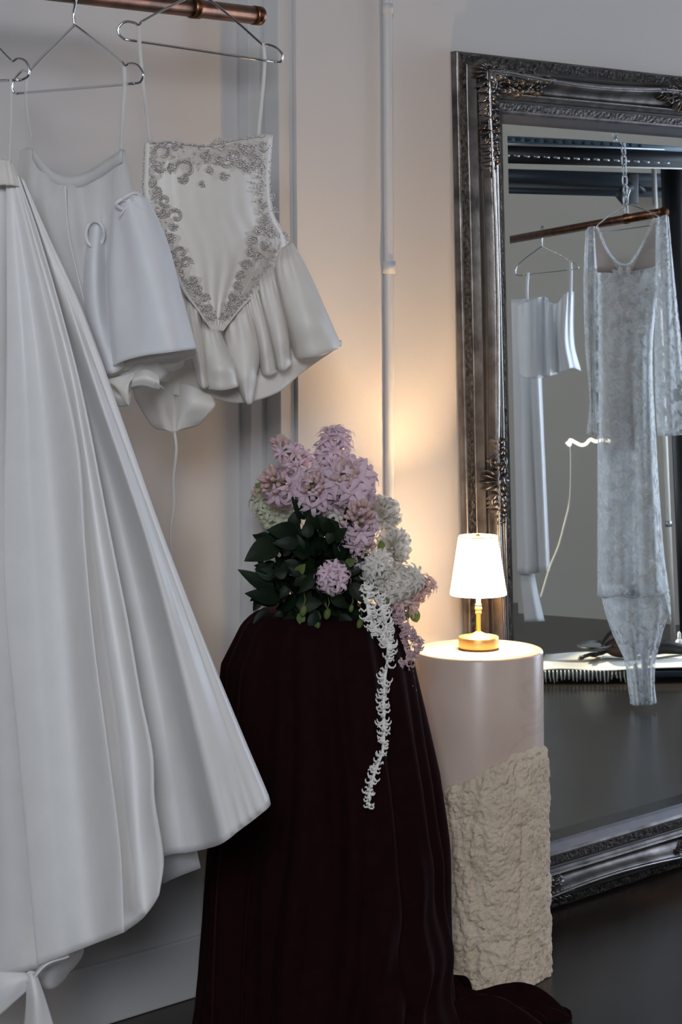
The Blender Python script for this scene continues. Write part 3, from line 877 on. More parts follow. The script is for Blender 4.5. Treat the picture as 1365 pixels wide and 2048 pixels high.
inner = [  # inner layer sweeping out to the right
    [(30, 352, D+.05), (80, 600, D+.06), (140, 900, D+.08), (220, 1400, D+.10), (262, 1745, D+.12)],
    [(38, 354, D+.02), (100, 560, D+.03), (165, 800, D+.04), (235, 1100, D+.07), (300, 1450, D+.09), (330, 1712, D+.11)],
    [(41, 356, D+.01), (108, 560, D+.01), (178, 800, D+.02), (258, 1100, D+.045), (322, 1400, D+.060), (375, 1705, D+.075)],
    [(43, 357, D-.00), (114, 560, D-.00), (188, 800, D-.005), (278, 1100, D+.012), (350, 1400, D+.020), (415, 1697, D+.030)],
    [(45, 358, D-.00), (121, 560, D-.00), (200, 800, D-.018), (296, 1090, D-.018), (372, 1380, D-.012), (446, 1686, D-.005)],
    [(46, 359, D-.00), (126, 560, D+.00), (210, 800, D-.010), (312, 1090, D-.012), (400, 1380, D-.014), (480, 1660, D-.010)],
    [(46, 360, D-.00), (130, 560, D+.00), (216, 800, D+.000), (322, 1090, D+.005), (418, 1360, D+.005), (512, 1636, D+.005)],
    [(47, 360, D+.00), (95, 468, D+.01), (165, 620, D+.01), (248, 850, D+.02), (330, 1080, D+.03), (420, 1310, D+.04), (490, 1480, D+.05), (538, 1594, D+.05), (541, 1608, D+.05)],
    [(46, 360, D+.06), (90, 468, D+.08), (155, 620, D+.12), (235, 850, D+.16), (315, 1080, D+.20), (400, 1310, D+.24), (465, 1480, D+.26), (512, 1588, D+.28), (515, 1592, D+.28)],
]
push(inner, {2: .03, 3: .035, 4: -.022, 5: -.012})
sheet(mb, inner, 10, 90, ripple=lambda u, v: 0.0010*v*math.sin(u*40+6*v)+0.0025*max(0, v-.9)/.1*math.sin(u*90)*(u > .55))
mb.build('skirt_panel', MT['satin'], skirt, solid=0.0016)
mb = MB()
sheet(mb, [
    [(-70, 326, D+.05), (-75, 348, D+.05), (-80, 372, D+.05)],
    [(-30, 322, D-.02), (-30, 345, D-.03), (-30, 372, D-.03)],
    [(0, 318, D-.03), (0, 343, D-.04), (2, 370, D-.04)],
    [(20, 322, D-.02), (26, 345, D-.03), (32, 372, D-.03)],
    [(30, 330, D+.01), (38, 352, D+.01), (44, 378, D+.01)],
], 8, 14, ripple=lambda u, v: 0.003*math.sin(u*60))
mb.build('waistband', MT['satin_warm'], skirt, solid=0.002)
mb = MB()
ribbon(mb, [(21, 158, 3.554), (22, 230, 3.565), (19, 300, 3.575), (19, 330, 3.575)], 5)
mb.build('strap', MT['ribbon'], skirt, solid=0.0008)
mb = MB()
ribbon(mb, [(-200, 160, 3.668), (-180, 240, 3.66), (-110, 345, 3.67)], 5)
mb.build('strap', MT['ribbon'], skirt, solid=0.0008)
tl = MB()
sheet(tl, [
    [(300, 1640, D+.20), (315, 1700, D+.20), (325, 1768, D+.20)],
    [(345, 1640, D+.19), (352, 1700, D+.18), (360, 1752, D+.18)],
    [(385, 1640, D+.20), (392, 1690, D+.20), (402, 1736, D+.20)],
], 8, 10)
tl2 = MB()
sheet(tl2, [
    [(20, 1900, D+.05), (25, 1930, D+.05), (40, 1975, D+.05)],
    [(90, 1890, D+.02), (95, 1940, D+.01), (100, 1978, D+.01)],
    [(130, 1885, D+.06), (133, 1930, D+.05), (124, 1965, D+.05)],
    [(166, 1880, D+.08), (166, 1910, D+.08), (135, 1950, D+.08)],
], 8, 12)
tl2.build('tulle_lining', MT['tulle'], skirt, solid=0.0008)
tag(tl.build('tulle_lining', MT['tulle'], skirt, solid=0.0008), 'stiff grey tulle lining showing under the hem')
# sash tail hanging under the hem
mb = MB()
sheet(mb, [
    [(-60, 1935, D-.02), (-50, 1990, D-.04), (-60, 2080, D-.03)],
    [(0, 1942, D-.05), (5, 1975, D-.07), (0, 2030, D-.06)],
    [(45, 1945, D-.06), (48, 1958, D-.07), (50, 1985, D-.06)],
    [(62, 1948, D-.05), (64, 1955, D-.05), (66, 1965, D-.05)],
], 8, 14)
sheet(mb, [
    [(50, 1950, D-.06), (52, 2000, D-.06), (40, 2120, D-.05)],
    [(62, 1946, D-.075), (72, 2000, D-.09), (78, 2120, D-.08)],
    [(74, 1950, D-.06), (92, 2000, D-.06), (128, 2120, D-.05)],
], 8, 18)
sheet(mb, [
    [(66, 1960, D-.06), (90, 1938, D-.05), (125, 1922, D-.04)],
    [(68, 1956, D-.075), (95, 1928, D-.07), (138, 1914, D-.055)],
    [(66, 1952, D-.06), (92, 1922, D-.05), (134, 1908, D-.04)],
], 6, 12)
ball(mb, P(62, 1956, D-.06), 0.011, 12, 8)
tag(mb.build('sash', MT['satin'], skirt, solid=0.0012), 'knotted white sash hanging below the hem')

# ------------------------------------------------------------------ puff-sleeved gown (middle hanger)
gown = thing('puff_sleeve_gown', 'white sheer gown with gathered puff sleeves hanging behind the satin skirt', 'gown', P(160, 320, 3.8))
E = 3.80
mb = MB()
sheet(mb, [
    [(40, 300, E+.06), (38, 400, E+.04), (60, 560, E+.05), (90, 760, E+.06)],
    [(64, 296, E+.02), (62, 400, E-.01), (100, 560, E-.00), (150, 770, E+.02)],
    [(92, 330, E+.00), (95, 420, E-.03), (130, 560, E-.03), (190, 775, E+.0)],
    [(130, 352, E+.00), (140, 430, E-.035), (165, 560, E-.03), (225, 780, E+.0)],
    [(172, 345, E-.01), (178, 430, E-.03), (195, 560, E-.03), (255, 780, E-.0)],
    [(210, 322, E-.05), (215, 420, E-.045), (230, 560, E-.04), (285, 775, E-.01)],
    [(240, 300, E-.09), (252, 370, E-.07), (275, 500, E-.04), (320, 760, E+.0)],
    [(250, 300, E-.06), (266, 380, E-.03), (300, 500, E+.02), (345, 740, E+.05)],
], 10, 50, ripple=lambda u, v: 0.003*math.sin(u*38+v*3))
tag(mb.build('bodice', MT['sheer'], gown, solid=0.0008), 'sheer bodice with a dipped neckline')
mb = MB()   # band of the neckline
ng = [(64, 297, E+.012), (92, 331, E-.008), (130, 353, E-.008), (172, 346, E-.018), (210, 323, E-.056), (244, 300, E-.094)]
q = catmull(np.array([(a, b, c*1000) for a, b, c in ng]), 40)
V = []
for (a, b, c) in q:
    for s, dd in ((0, 0), (10, -.003), (26, 0)):
        V.append(P(a, b+s-2, c/1000+dd))
mb.add(V, [(i*3+k, i*3+k+1, (i+1)*3+k+1, (i+1)*3+k) for i in range(39) for k in (0, 1)])
mb.build('neck_band', MT['sheer'], gown, solid=0.001)
mb = MB(); wire(mb, [(130, 372, E-.045), (138, 470, E-.045), (158, 560, E-.045), (180, 650, E-.04)], 0.0012); 
mb.build('back_seam', MT['organza'], gown)
for pts in ([(55, 145, 3.905), (52, 200, 3.89), (60, 260, 3.85), (66, 300, 3.81)], [(249, 130, 3.668), (250, 170, 3.668), (246, 230, 3.68), (243, 300, 3.706)]):
    mb = MB(); ribbon(mb, pts, 9 if pts[0][0] > 100 else 6); mb.build('strap', MT['ribbon'], gown, solid=0.0008)

def puff(mb, left, mid, right, rip=0.004, nf=5, ph=0.0, nv=36, nu=9, curl=0.0):
    sheet(mb, [left, mid[0], mid[1], right] if isinstance(mid[0], list) else [left, mid, right], nu, nv,
          ripple=lambda u, v: rip*math.sin(u*nf*2*PI+ph)*(0.3+0.7*v)*(1.0 if v < 0.93 else (1-v)/0.07))
S = E-.08
mb = MB()
sheet(mb, [   # big right sleeve
    [(216, 470, S+.05), (208, 560, S+.05), (210, 660, S+.05), (216, 742, S+.05)],
    [(225, 420, S+.02), (222, 520, S-.01), (228, 640, S-.02), (240, 725, S-.01)],
    [(240, 400, S-.01), (258, 520, S-.04), (275, 640, S-.05), (285, 712, S-.05)],
    [(262, 390, S-.02), (292, 500, S-.06), (318, 620, S-.07), (338, 705, S-.07)],
    [(285, 392, S-.01), (318, 480, S-.03), (350, 600, S-.04), (374, 700, S-.04)],
    [(299, 400, S+.02), (334, 480, S+.02), (364, 590, S+.02), (393, 698, S+.02)],
    [(295, 405, S+.07), (326, 490, S+.10), (352, 590, S+.12), (378, 700, S+.12)],
], 9, 44, ripple=lambda u, v: 0.003*math.sin(u*26+v*2)*(1-v*.4))
mb.build('sleeve', MT['organza'], gown, solid=0.001)
mb = MB()   # gathered loop at the top of the sleeve
for (c, rx, ry) in (((264, 398), 17, 11), ((256, 408), 24, 14)):
    pts = [P(c[0]+rx*math.cos(2*PI*i/30), c[1]+ry*math.sin(2*PI*i/30)+3*math.sin(4*PI*i/30), S-.018+.012*math.sin(2*PI*i/30+1)) for i in range(30)]
    tube(mb, pts, 0.0034, 8, closed=True)
for a in (-0.6, -0.2, 0.3, 0.8):
    tube(mb, [P(264+i*6*math.sin(a)*1.6, 400+i*7, S-.022-.003*i*(1-i/7)) for i in range(6)], [0.003*(1-i/6.5) for i in range(6)], 7)
mb.build('sleeve_gather', MT['organza'], gown)
mb = MB()
sheet(mb, [   # left sleeve
    [(172, 470, S+.09), (162, 540, S+.09), (166, 640, S+.09), (205, 745, S+.09)],
    [(182, 455, S+.04), (172, 540, S+.02), (178, 640, S+.02), (215, 748, S+.03)],
    [(196, 440, S+.03), (192, 540, S+.00), (200, 640, S+.0), (232, 745, S+.02)],
    [(210, 432, S+.05), (214, 520, S+.05), (222, 620, S+.05), (250, 735, S+.05)],
], 8, 34)
mb.build('sleeve', MT['organza'], gown, solid=0.001)
mb = MB()
pts = [P(190+20*math.cos(2*PI*i/30)*0.9, 468+26*math.sin(2*PI*i/30), S+.02+.01*math.sin(4*PI*i/30)) for i in range(30)]
tube(mb, pts, 0.003, 8, closed=True)
mb.build('sleeve_gather', MT['organza'], gown)
# folded hem ruffles below the sleeves
mb = MB()
def flap(pts_top, pts_bot, d0, bulge=0.03, nv=12):
    n = len(pts_top)
    g = []
    for i in range(n):
        (a, b), (c, d) = pts_top[i], pts_bot[i]
        dd = d0-bulge*math.sin(PI*i/(n-1))
        g.append([(a, b, dd+.01), ((a+c)/2, (b+d)/2, dd-.006), (c, d, dd+.012)])
    sheet(mb, g, 7, nv)
flap([(214, 740), (250, 714), (300, 706), (345, 700), (394, 696)], [(216, 756), (262, 740), (310, 728), (352, 724), (396, 712)], S+.05, -.015)
flap([(205, 744), (250, 735), (300, 722), (340, 715), (372, 712)], [(210, 774), (262, 766), (305, 750), (345, 744), (366, 732)], S+.09, -.012)
flap([(210, 760), (240, 752), (270, 742), (285, 738)], [(232, 772), (258, 812), (262, 770), (330, 778)], S+.0, .03)
flap([(205, 755), (225, 770), (245, 775), (262, 770)], [(218, 792), (235, 812), (252, 812), (262, 806)], S+.05, .01)
flap([(268, 746), (290, 738), (310, 746), (318, 752)], [(262, 775), (285, 772), (310, 778), (320, 778)], S-.03, .015)
mb.build('hem_ruffle', MT['satin_warm'], gown, solid=0.0005)

# ------------------------------------------------------------------ beaded bodice (third hanger)
bod = thing('beaded_bodice', 'strapless ivory bodice with silver beaded edges and puffed peplum, hanging from the rail end', 'bodice', P(415, 290, 3.97))
def bd(px, py):      # depth of the bodice's front
    u = (px-415)/130.0
    return 3.965+0.0007*(px-415)+0.06*min(1.6, abs(u))**2.2-0.035
mb = MB()
rows = [(283, 290, 545), (330, 288, 541), (380, 287, 540), (430, 296, 548), (480, 318, 572), (530, 340, 560), (580, 365, 520), (620, 395, 480), (662, 425, 446)]
def edge(py):
    return (np.interp(py, [r[0] for r in rows], [r[1] for r in rows]), np.interp(py, [r[0] for r in rows], [r[2] for r in rows]))
guides = []
for k in range(13):
    t = k/12
    g = []
    for (y, a, b) in rows:
        x = a+(b-a)*t
        yy = y
        if y == 283:
            yy = np.interp(t, [0, .1, .35, .45, .6, .8, .93, 1], [286, 282, 288, 294, 284, 276, 268, 270])
        g.append((x, yy, bd(x, yy)))
    guides.append(g)
g0 = [(x+4, y, d+.12) for (x, y, d) in guides[0]]; g1 = [(x-4, y, d+.12) for (x, y, d) in guides[-1]]
sheet(mb, [g0]+guides+[g1], 6, 60, ripple=lambda u, v: 0.0022*math.sin(u*2*PI*9)*(0.25+0.75*v)*(1 if 0.25 < u < 0.8 else 0.3))
mb.build('corset_body', MT['satin_warm'], bod, solid=0.0016)
mb = MB(); ribbon(mb, [(277, 46, 3.868), (281, 110, 3.88), (290, 200, 3.89), (301, 285, 3.90)], 7); mb.build('strap', MT['ribbon'], bod, solid=0.0008)
mb = MB(); ribbon(mb, [(527, 88, 4.066), (530, 120, 4.066), (525, 190, 4.05), (517, 272, 4.04)], 7); mb.build('strap', MT['ribbon'], bod, solid=0.0008)
# beaded net bands along the top and both seams, with scalloped inner edges
mb = MB()
def band(outer, inner, seed):
    n = 70
    o = catmull(np.array(outer, float), n); q = catmull(np.array(inner, float), n)
    V = []
    for i in range(n):
        w = 0.80+0.20*math.sin(i*.9+seed)+.12*math.sin(i*.37+seed*2)
        for t in (0, .33, .66, 1):
            x, y = o[i]+(q[i]-o[i])*w*t
            V.append(P(x, y, bd(x, y)-.0030))
    mb.add(V, [(i*4+k, i*4+k+1, (i+1)*4+k+1, (i+1)*4+k) for i in range(n-1) for k in range(3)])
band([(290, 288), (335, 289), (380, 292), (420, 296), (470, 284), (510, 276), (540, 273)], [(296, 372), (335, 352), (385, 356), (425, 330), (465, 345), (505, 345), (530, 350)], 0)
band([(290, 345), (289, 380), (297, 430), (319, 480), (341, 530), (366, 580), (396, 620), (424, 650)], [(322, 350), (326, 380), (345, 420), (360, 465), (385, 520), (404, 565), (424, 605), (432, 640)], 1)
band([(541, 340), (541, 380), (549, 430), (576, 478), (560, 510), (521, 570), (482, 612), (446, 648)], [(526, 350), (518, 400), (505, 450), (488, 490), (478, 530), (462, 570), (448, 600), (434, 636)], 2)
mb.build('bead_net', MT['bead_net'], bod)
# silver bead scrolls
mb = MB(); gems = MB()
rb = random.Random(3)
def bead(m, px, py, r):
    d = bd(px, py)-0.006
    ball(m, P(px, py, d), r, 6, 4)
def bscroll(cx, cy, r, a0, turns, hand, dbl=True):
    n = int(2*PI*r*turns*0.62/3.4)
    for i in range(n):
        t = i/max(1, n-1)
        a = a0+hand*turns*2*PI*t
        q = r*(1-0.72*t)
        bead(mb, cx+q*math.cos(a), cy+q*math.sin(a), 0.0021)
        if dbl and t < .8: bead(mb, cx+(q-4.2)*math.cos(a), cy+(q-4.2)*math.sin(a), 0.0017)
        if rb.random() < .13: bead(gems, cx+(q-2)*math.cos(a), cy+(q-2)*math.sin(a), 0.0030)
def bpath(pts, step=3.6, w=5, r=0.0019):
    L = np.sum(np.linalg.norm(np.diff(np.array(pts, float), axis=0), axis=1))
    q = catmull(np.array(pts, float), max(4, int(L/step)))
    for i, (x, y) in enumerate(q):
        bead(mb, x+rb.uniform(-.8, .8), y+rb.uniform(-.8, .8), r)
        if w: bead(mb, x+w*.8+rb.uniform(-1, 1), y+rb.uniform(-1, 1)+w*.3, r*.85)
        if rb.random() < .1: bead(gems, x+rb.uniform(-3, 3), y+rb.uniform(-3, 3), 0.003)
# top border
for args in [(325, 306, 22, PI, .8, 1), (352, 294, 12, 0, .9, -1), (372, 340, 26, PI, .75, 1), (368, 356, 12, PI, 1, -1), (318, 332, 14, .5, 1, 1), (302, 320, 10, 2, 1, -1),
             (296, 340, 9, 1, 1, 1), (345, 335, 11, 2, .9, 1), (410, 312, 13, PI/2, 1, -1), (440, 292, 17, PI, .85, 1), (452, 322, 15, 0, .9, 1), (436, 318, 10, 2, 1, -1),
             (470, 312, 15, 3, 1, 1), (482, 330, 12, 1, 1, -1), (448, 350, 11, 0, 1, 1), (500, 296, 18, PI, .8, -1), (516, 318, 16, 0, .9, 1), (528, 292, 12, PI/2, .9, -1),
             (505, 336, 12, 2, .9, 1), (484, 290, 9, 0, .9, 1), (466, 318, 8, 0, 1, -1), (530, 340, 9, 1, 1, 1), (418, 340, 9, 1, 1, -1), (405, 366, 7, 1, 1, 1)]:
    bscroll(*args)
bpath([(290, 288), (330, 284), (372, 288), (412, 292), (440, 286), (490, 276), (540, 271)], w=0)
bpath([(291, 290), (288, 330), (287, 378)], w=5)
bpath([(539, 274), (538, 310), (536, 345)], w=-5)
# left seam scrolls down to the point
for args in [(300, 362, 12, 0, 1, 1), (312, 382, 14, 2, 1, -1), (330, 400, 15, 1, 1, 1), (326, 425, 12, 3, 1, -1), (352, 432, 18, PI, .9, 1), (345, 452, 10, 0, 1, 1), (340, 475, 11, 1, 1, -1),
             (362, 505, 17, 2, .9, 1), (372, 525, 14, 0, 1, -1), (350, 520, 9, 3, 1, 1), (362, 550, 12, 1, 1, 1), (385, 560, 13, 3, 1, -1), (398, 578, 12, 1, 1, 1), (410, 596, 10, 0, 1, -1), (418, 616, 10, 2, 1, 1), (424, 634, 8, 0, 1, -1)]:
    bscroll(*args)
# right seam
for args in [(533, 372, 9, 0, 1, 1), (540, 392, 10, 1, 1, -1), (532, 410, 10, 2, 1, 1), (545, 424, 11, 0, 1, -1), (535, 442, 12, 2, 1, 1), (552, 450, 10, 1, 1, 1), (520, 462, 13, 0, 1, -1), (543, 468, 13, 3, 1, 1),
             (565, 474, 13, 1, 1, -1), (508, 482, 13, 2, 1, 1), (530, 490, 12, 0, 1, 1), (502, 506, 13, 1, 1, -1), (518, 512, 10, 2, 1, 1), (492, 530, 13, 0, 1, -1), (484, 550, 12, 2, 1, 1), (474, 572, 12, 1, 1, -1),
             (465, 592, 11, 0, 1, 1), (456, 610, 10, 2, 1, -1), (448, 630, 9, 0, 1, 1)]:
    bscroll(*args)
for i in range(1100):   # loose beads between the scrolls
    y = rb.uniform(288, 640)
    a, b = edge(y)
    w = 30 if y < 470 else 22
    x = a+abs(rb.gauss(6, 10)) if rb.random() < .5 else b-abs(rb.gauss(8, 12))
    if y < 350 and rb.random() < .5: x = rb.uniform(a+4, b-4); y = rb.uniform(284, 330)
    bead(mb, x, y, rb.choice((0.0013, 0.0017, 0.002)))
o = mb.build('beading', MT['bead'], bod); o['kind'] = 'stuff'; tag(o, 'silver seed-bead scrolls along the edges')
o = gems.build('crystals', mat('crystal', (0.85, 0.83, 0.82), 0.08, 0.6), bod, smooth=False); o['kind'] = 'stuff'
# puffed peplum, lobe by lobe (left, middle, right guides)
Q = 3.97
def lobe_c(left, right, d0, bulge, tuck=0.035, n=3, rip=0.002, nv=40):
    bulge *= 1.25; tuck = 0.05
    g = []
    L = catmull(np.array(left, float), 9); R = catmull(np.array(right, float), 9)
    ks = [0, .10, .30, .55, .80, .93, 1]
    offs = [tuck, -bulge*.35, -bulge*.9, -bulge, -bulge*.75, -bulge*.2, tuck]
    for t, o in zip(ks, offs):
        col = []
        for i in range(9):
            v = i/8
            env = min(1, 0.12+1.1*v**0.7)*(1-0.25*max(0, v-.75)/.25)
            x, y = L[i]*(1-t)+R[i]*t
            y += 10*math.sin(PI*t)*(v if v > .8 else 0)*(v-.8)/.2
            col.append((x, y, d0+(0.030 if i == 0 else 0)+o*env))
        x, y = L[8]*(1-t)+R[8]*t
        col.append((x+1, y+2, d0+0.02+o*.5)); col.append((x+1, y-10, d0+0.045+o*.3))
        g.append(col)
    mbx = MB(); sheet(mbx, g, 7, nv, ripple=lambda u, v: 0.0045*math.sin(u*34+left[0][0])*max(0, 1-2.6*v)+0.0015*math.sin(u*17+v*5))
    mbx.build('peplum_puff', MT['satin_warm'], bod, solid=0.0014)
lobe_c([(558, 500), (549, 545), (562, 620), (586, 714)], [(585, 484), (616, 540), (652, 620), (682, 690)], Q+.09, .055)
lobe_c([(512, 548), (518, 600), (534, 660), (552, 735)], [(546, 530), (560, 585), (578, 660), (584, 724)], Q+.07, .04)
lobe_c([(488, 572), (496, 620), (510, 670), (520, 742)], [(510, 555), (526, 610), (542, 670), (556, 738)], Q+.06, .035)
lobe_c([(446, 640), (446, 690), (458, 745), (486, 792)], [(492, 590), (510, 650), (522, 710), (505, 802)], Q+.03, .045)
lobe_c([(402, 642), (400, 690), (402, 735), (408, 772)], [(436, 652), (452, 690), (474, 730), (481, 768)], Q-.02, .05)
lobe_c([(358, 585), (362, 640), (380, 700), (396, 764)], [(398, 596), (404, 650), (412, 710), (420, 768)], Q-.03, .04)
# warm lining ring under the puffs
mb = MB()
sheet(mb, [
    [(300, 700, Q+.06), (290, 750, Q+.06), (270, 786, Q+.05)],
    [(350, 700, Q+.02), (345, 750, Q-.01), (345, 790, Q+.00)],
    [(410, 700, Q+.02), (412, 760, Q+.01), (415, 795, Q+.02)],
    [(470, 700, Q+.05), (478, 760, Q+.04), (484, 806, Q+.05)],
    [(530, 690, Q+.09), (540, 740, Q+.08), (556, 785, Q+.09)],
    [(600, 670, Q+.13), (608, 710, Q+.12), (606, 744, Q+.13)],
    [(655, 650, Q+.17), (660, 680, Q+.17), (676, 696, Q+.17)],
], 9, 22, ripple=lambda u, v: 0.006*math.sin(u*26)*v)
mb.build('lining', MT['satin_warm'], bod, solid=0.0012)
# folded point below, with the loose thread
mb = MB()
sheet(mb, [
    [(264, 770, Q+.00), (272, 800, Q+.00), (300, 846, Q+.01), (312, 858, Q+.02)],
    [(300, 764, Q-.03), (312, 800, Q-.03), (325, 842, Q-.02), (332, 861, Q-.01)],
    [(346, 764, Q-.02), (347, 800, Q+.00), (348, 840, Q+.00), (349, 866, Q+.00)],
    [(352, 764, Q-.01), (352, 800, Q+.01), (352, 840, Q+.00), (352, 866, Q+.00)],
    [(390, 774, Q-.03), (380, 805, Q-.04), (366, 838, Q-.02), (358, 861, Q-.01)],
    [(426, 792, Q-.01), (430, 812, Q-.03), (412, 836, Q-.02), (400, 850, Q-.00)],
], 8, 24)
mb.build('folded_point', MT['satin_warm'], bod, solid=0.0014)
mb = MB(); ribbon(mb, [(349, 862, Q), (353, 900, Q), (347, 960, Q+.01), (348, 1010, Q+.02), (342, 1060, Q+.02), (343, 1125, Q+.02)], 5, n=50)
mb.build('hanging_tape', MT['ribbon'], bod, solid=0.0008)

# ------------------------------------------------------------------ flowers
flow = thing('flower_arrangement', 'arrangement of pink hyacinths, white blooms, dark leaves and trailing amaranth on the velvet plinth', 'flowers', (VX, VY, VZ))
rf = random.Random(21)
def unit(v):
    v = np.asarray(v, float); return v/(np.linalg.norm(v)+1e-12)
def frame_of(d):
    d = unit(d); a = np.array([0, 0, 1.0]) if abs(d[2]) < .9 else np.array([1.0, 0, 0])
    u = unit(np.cross(d, a)); return d, u, np.cross(d, u)
def floret(mb, o, d, size, mi=0):
    d, u, w = frame_of(d); ph = rf.uniform(0, PI)
    o = np.asarray(o)
    # tube of the bell
    n = 6
    for k in range(6):
        a = ph+2*PI*k/6
        rad = u*math.cos(a)+w*math.sin(a); tan = -u*math.sin(a)+w*math.cos(a)
        V = []
        curl = rf.uniform(.8, 1.2)
        for (t, r, wd) in ((0, .07, .09), (.50, .13, .12), (.70, .34, .145), (.72*curl, .66, .115), (.56*curl, .90, .03)):
            c = o+size*(d*t+rad*r)
            V += [c-tan*size*wd, c+d*size*0.03, c+tan*size*wd]
        mb.add(V, [(i*3+j, i*3+j+1, i*3+j+4, i*3+j+3) for i in range(4) for j in (0, 1)], mi)
def hyacinth(base, tip, width, nfl, m='pink', buds=0.0, label=None, stem_to=None, fsize=None, name='hyacinth'):
    """base and tip as (px, py, d); width in pixels"""
    nfl = int(nfl*0.74)
    b, t = P(*base), P(*tip)
    ax = t-b; L = np.linalg.norm(ax); d, u, w = frame_of(ax)
    R = width/2/F*base[2]
    fs = fsize or R*0.74
    mb = MB(); bb = MB()
    for i in range(nfl):
        q = (i+.5)/nfl
        a = i*2.39996+rf.uniform(-.3, .3)
        env = math.sin(PI*(0.16+0.70*q))**0.7
        isb = q > 1-buds
        rad = u*math.cos(a)+w*math.sin(a)
        el = 0.15+2.6*max(0, (q-.45)/.55)**1.3
        dr = unit(rad+d*el)
        o = b+d*L*q+rad*R*env*0.28
        if isb:
            s = fs*.42
            e0, e1, e2 = frame_of(dr)
            for jj in range(2):
                    dv = e1*rf.uniform(-.7, .7)*s+e2*rf.uniform(-.7, .7)*s
                    ball(bb, o+dr*R*.42*env+dv, 1, 7, 5, axes=(e1*s*.40, e2*s*.40, e0*s*.80))
        else:
            floret(mb, o, dr, fs*rf.uniform(.85, 1.12))
    part = mb.build(name, MT[m], flow)
    if label: tag(part, label)
    if bb.v: bb.build('buds', MT['bud'], part)
    sm = MB()
    end = P(*stem_to) if stem_to else b-d*L*.3
    tube(sm, catmull([t-d*L*.1, b, end], 8), 0.0042, 8)
    sm.build('stem', MT['stem'], part)
    return part
B0 = 4.22
hyacinth((652, 968, B0+.02), (673, 872, B0+.01), 82, 46, label='tall upright pink hyacinth at the top', stem_to=(640, 1070, B0+.04))
hyacinth((612, 940, B0+.05), (555, 884, B0+.06), 66, 38, buds=.35, label='hyacinth leaning out to the upper left', stem_to=(645, 980, B0+.04))
hyacinth((590, 985, B0-.02), (540, 958, B0-.09), 92, 44, buds=.38, label='hyacinth at far left with closed buds', stem_to=(640, 1050, B0+.02))
hyacinth((632, 1010, B0-.02), (624, 966, B0-.09), 88, 46, buds=.20, label='hyacinth in the middle of the cluster', stem_to=(645, 1090, B0+.02))
hyacinth((708, 990, B0-.01), (695, 945, B0-.10), 108, 64, buds=.16, label='broadest hyacinth, right of the tall one', stem_to=(670, 1090, B0+.02))
hyacinth((716, 1082, B0-.08), (722, 1018, B0-.14), 82, 50, buds=.42, label='hyacinth with tan buds facing down right', stem_to=(690, 1110, B0))
hyacinth((728, 1120, B0-.06), (735, 1090, B0-.11), 58, 26, buds=.45, label='small hyacinth low on the right', stem_to=(700, 1140, B0))
hyacinth((664, 1160, B0-.13), (666, 1150, B0-.17), 72, 26, label='single hyacinth head low among the leaves', stem_to=(668, 1180, B0-.03))
hyacinth((672, 1010, B0+.02), (668, 975, B0-.03), 90, 36, label='hyacinth tucked behind the cluster', stem_to=(660, 1090, B0+.03))
hyacinth((800, 1200, B0-.02), (858, 1168, B0-.03), 56, 34, m='pink_peach', label='peach-pink spike pointing right', stem_to=(760, 1210, B0))
hyacinth((815, 1215, B0-.01), (800, 1190, B0-.05), 66, 24, m='pink_peach', label='peach-pink cluster at lower right', stem_to=(770, 1210, B0), name='hyacinth')
# white and green flower spikes
hyacinth((575, 1060, B0+.06), (522, 985, B0+.05), 78, 54, m='green_white', buds=.12, label='greenish white flower spike behind the left side', stem_to=(640, 1110, B0+.05), name='flower_spike')
hyacinth((770, 1175, B0-.06), (822, 1160, B0-.07), 78, 56, m='white_petal', label='white flower spike at the lower right', stem_to=(720, 1180, B0), name='flower_spike')
hyacinth((752, 1150, B0-.08), (758, 1120, B0-.12), 66, 36, m='white_petal', label='white flower spike above the trailing strand', stem_to=(710, 1170, B0), name='flower_spike')
hyacinth((662, 1045, B0-.0), (680, 1030, B0-.03), 70, 24, m='white_petal', label='pale flower spike in the shade of the cluster', stem_to=(660, 1110, B0+.02), name='flower_spike')
def ruffle(c, dirv, R, label, npet=40):
    """a full ruffled bloom: frilled petals over a dome"""
    o = P(*c); d, u, w = frame_of(dirv)
    mb = MB()
    for kk in range(npet):
        q = ((kk+.5)/npet)**.5
        a = kk*2.39996
        th = q*1.75
        rad = u*math.cos(a)+w*math.sin(a); tan = -u*math.sin(a)+w*math.cos(a)
        dr = d*math.cos(th)+rad*math.sin(th)
        up = -d*math.sin(th)+rad*math.cos(th)
        n, m = 6, 11
        V = []
        ph = rf.uniform(0, 6); rl = rf.uniform(.72, 1.12)
        for i in range(n):
            t = i/(n-1)
            wd = R*(.10+.42*t**.8)*rf.uniform(.92, 1.08)
            for j in range(m):
                s = j/(m-1)*2-1
                fr = .15*R*math.sin(s*9+ph)*t*t
                V.append(o+dr*R*rl*(.15+.88*t-.10*s*s*t+.05*math.sin(s*17+ph)*t)+tan*wd*s+up*(fr+R*.20*t*t*math.sin(ph)-R*.22*s*s*t))
        mb.add(V, [(i*m+j, i*m+j+1, (i+1)*m+j+1, (i+1)*m+j) for i in range(n-1) for j in range(m-1)])
    tag(mb.build('bloom', MT['white_petal'], flow), label)
ruffle((766, 1030, B0+.03), -Fv*.5+Rv*.7+Zv*.5, 36/F*B0, 'cream ruffled bloom at the upper right')
ruffle((785, 1095, B0+.0), -Fv*.6+Rv*.7+Zv*.1, 38/F*B0, 'cream ruffled bloom below the upper one')

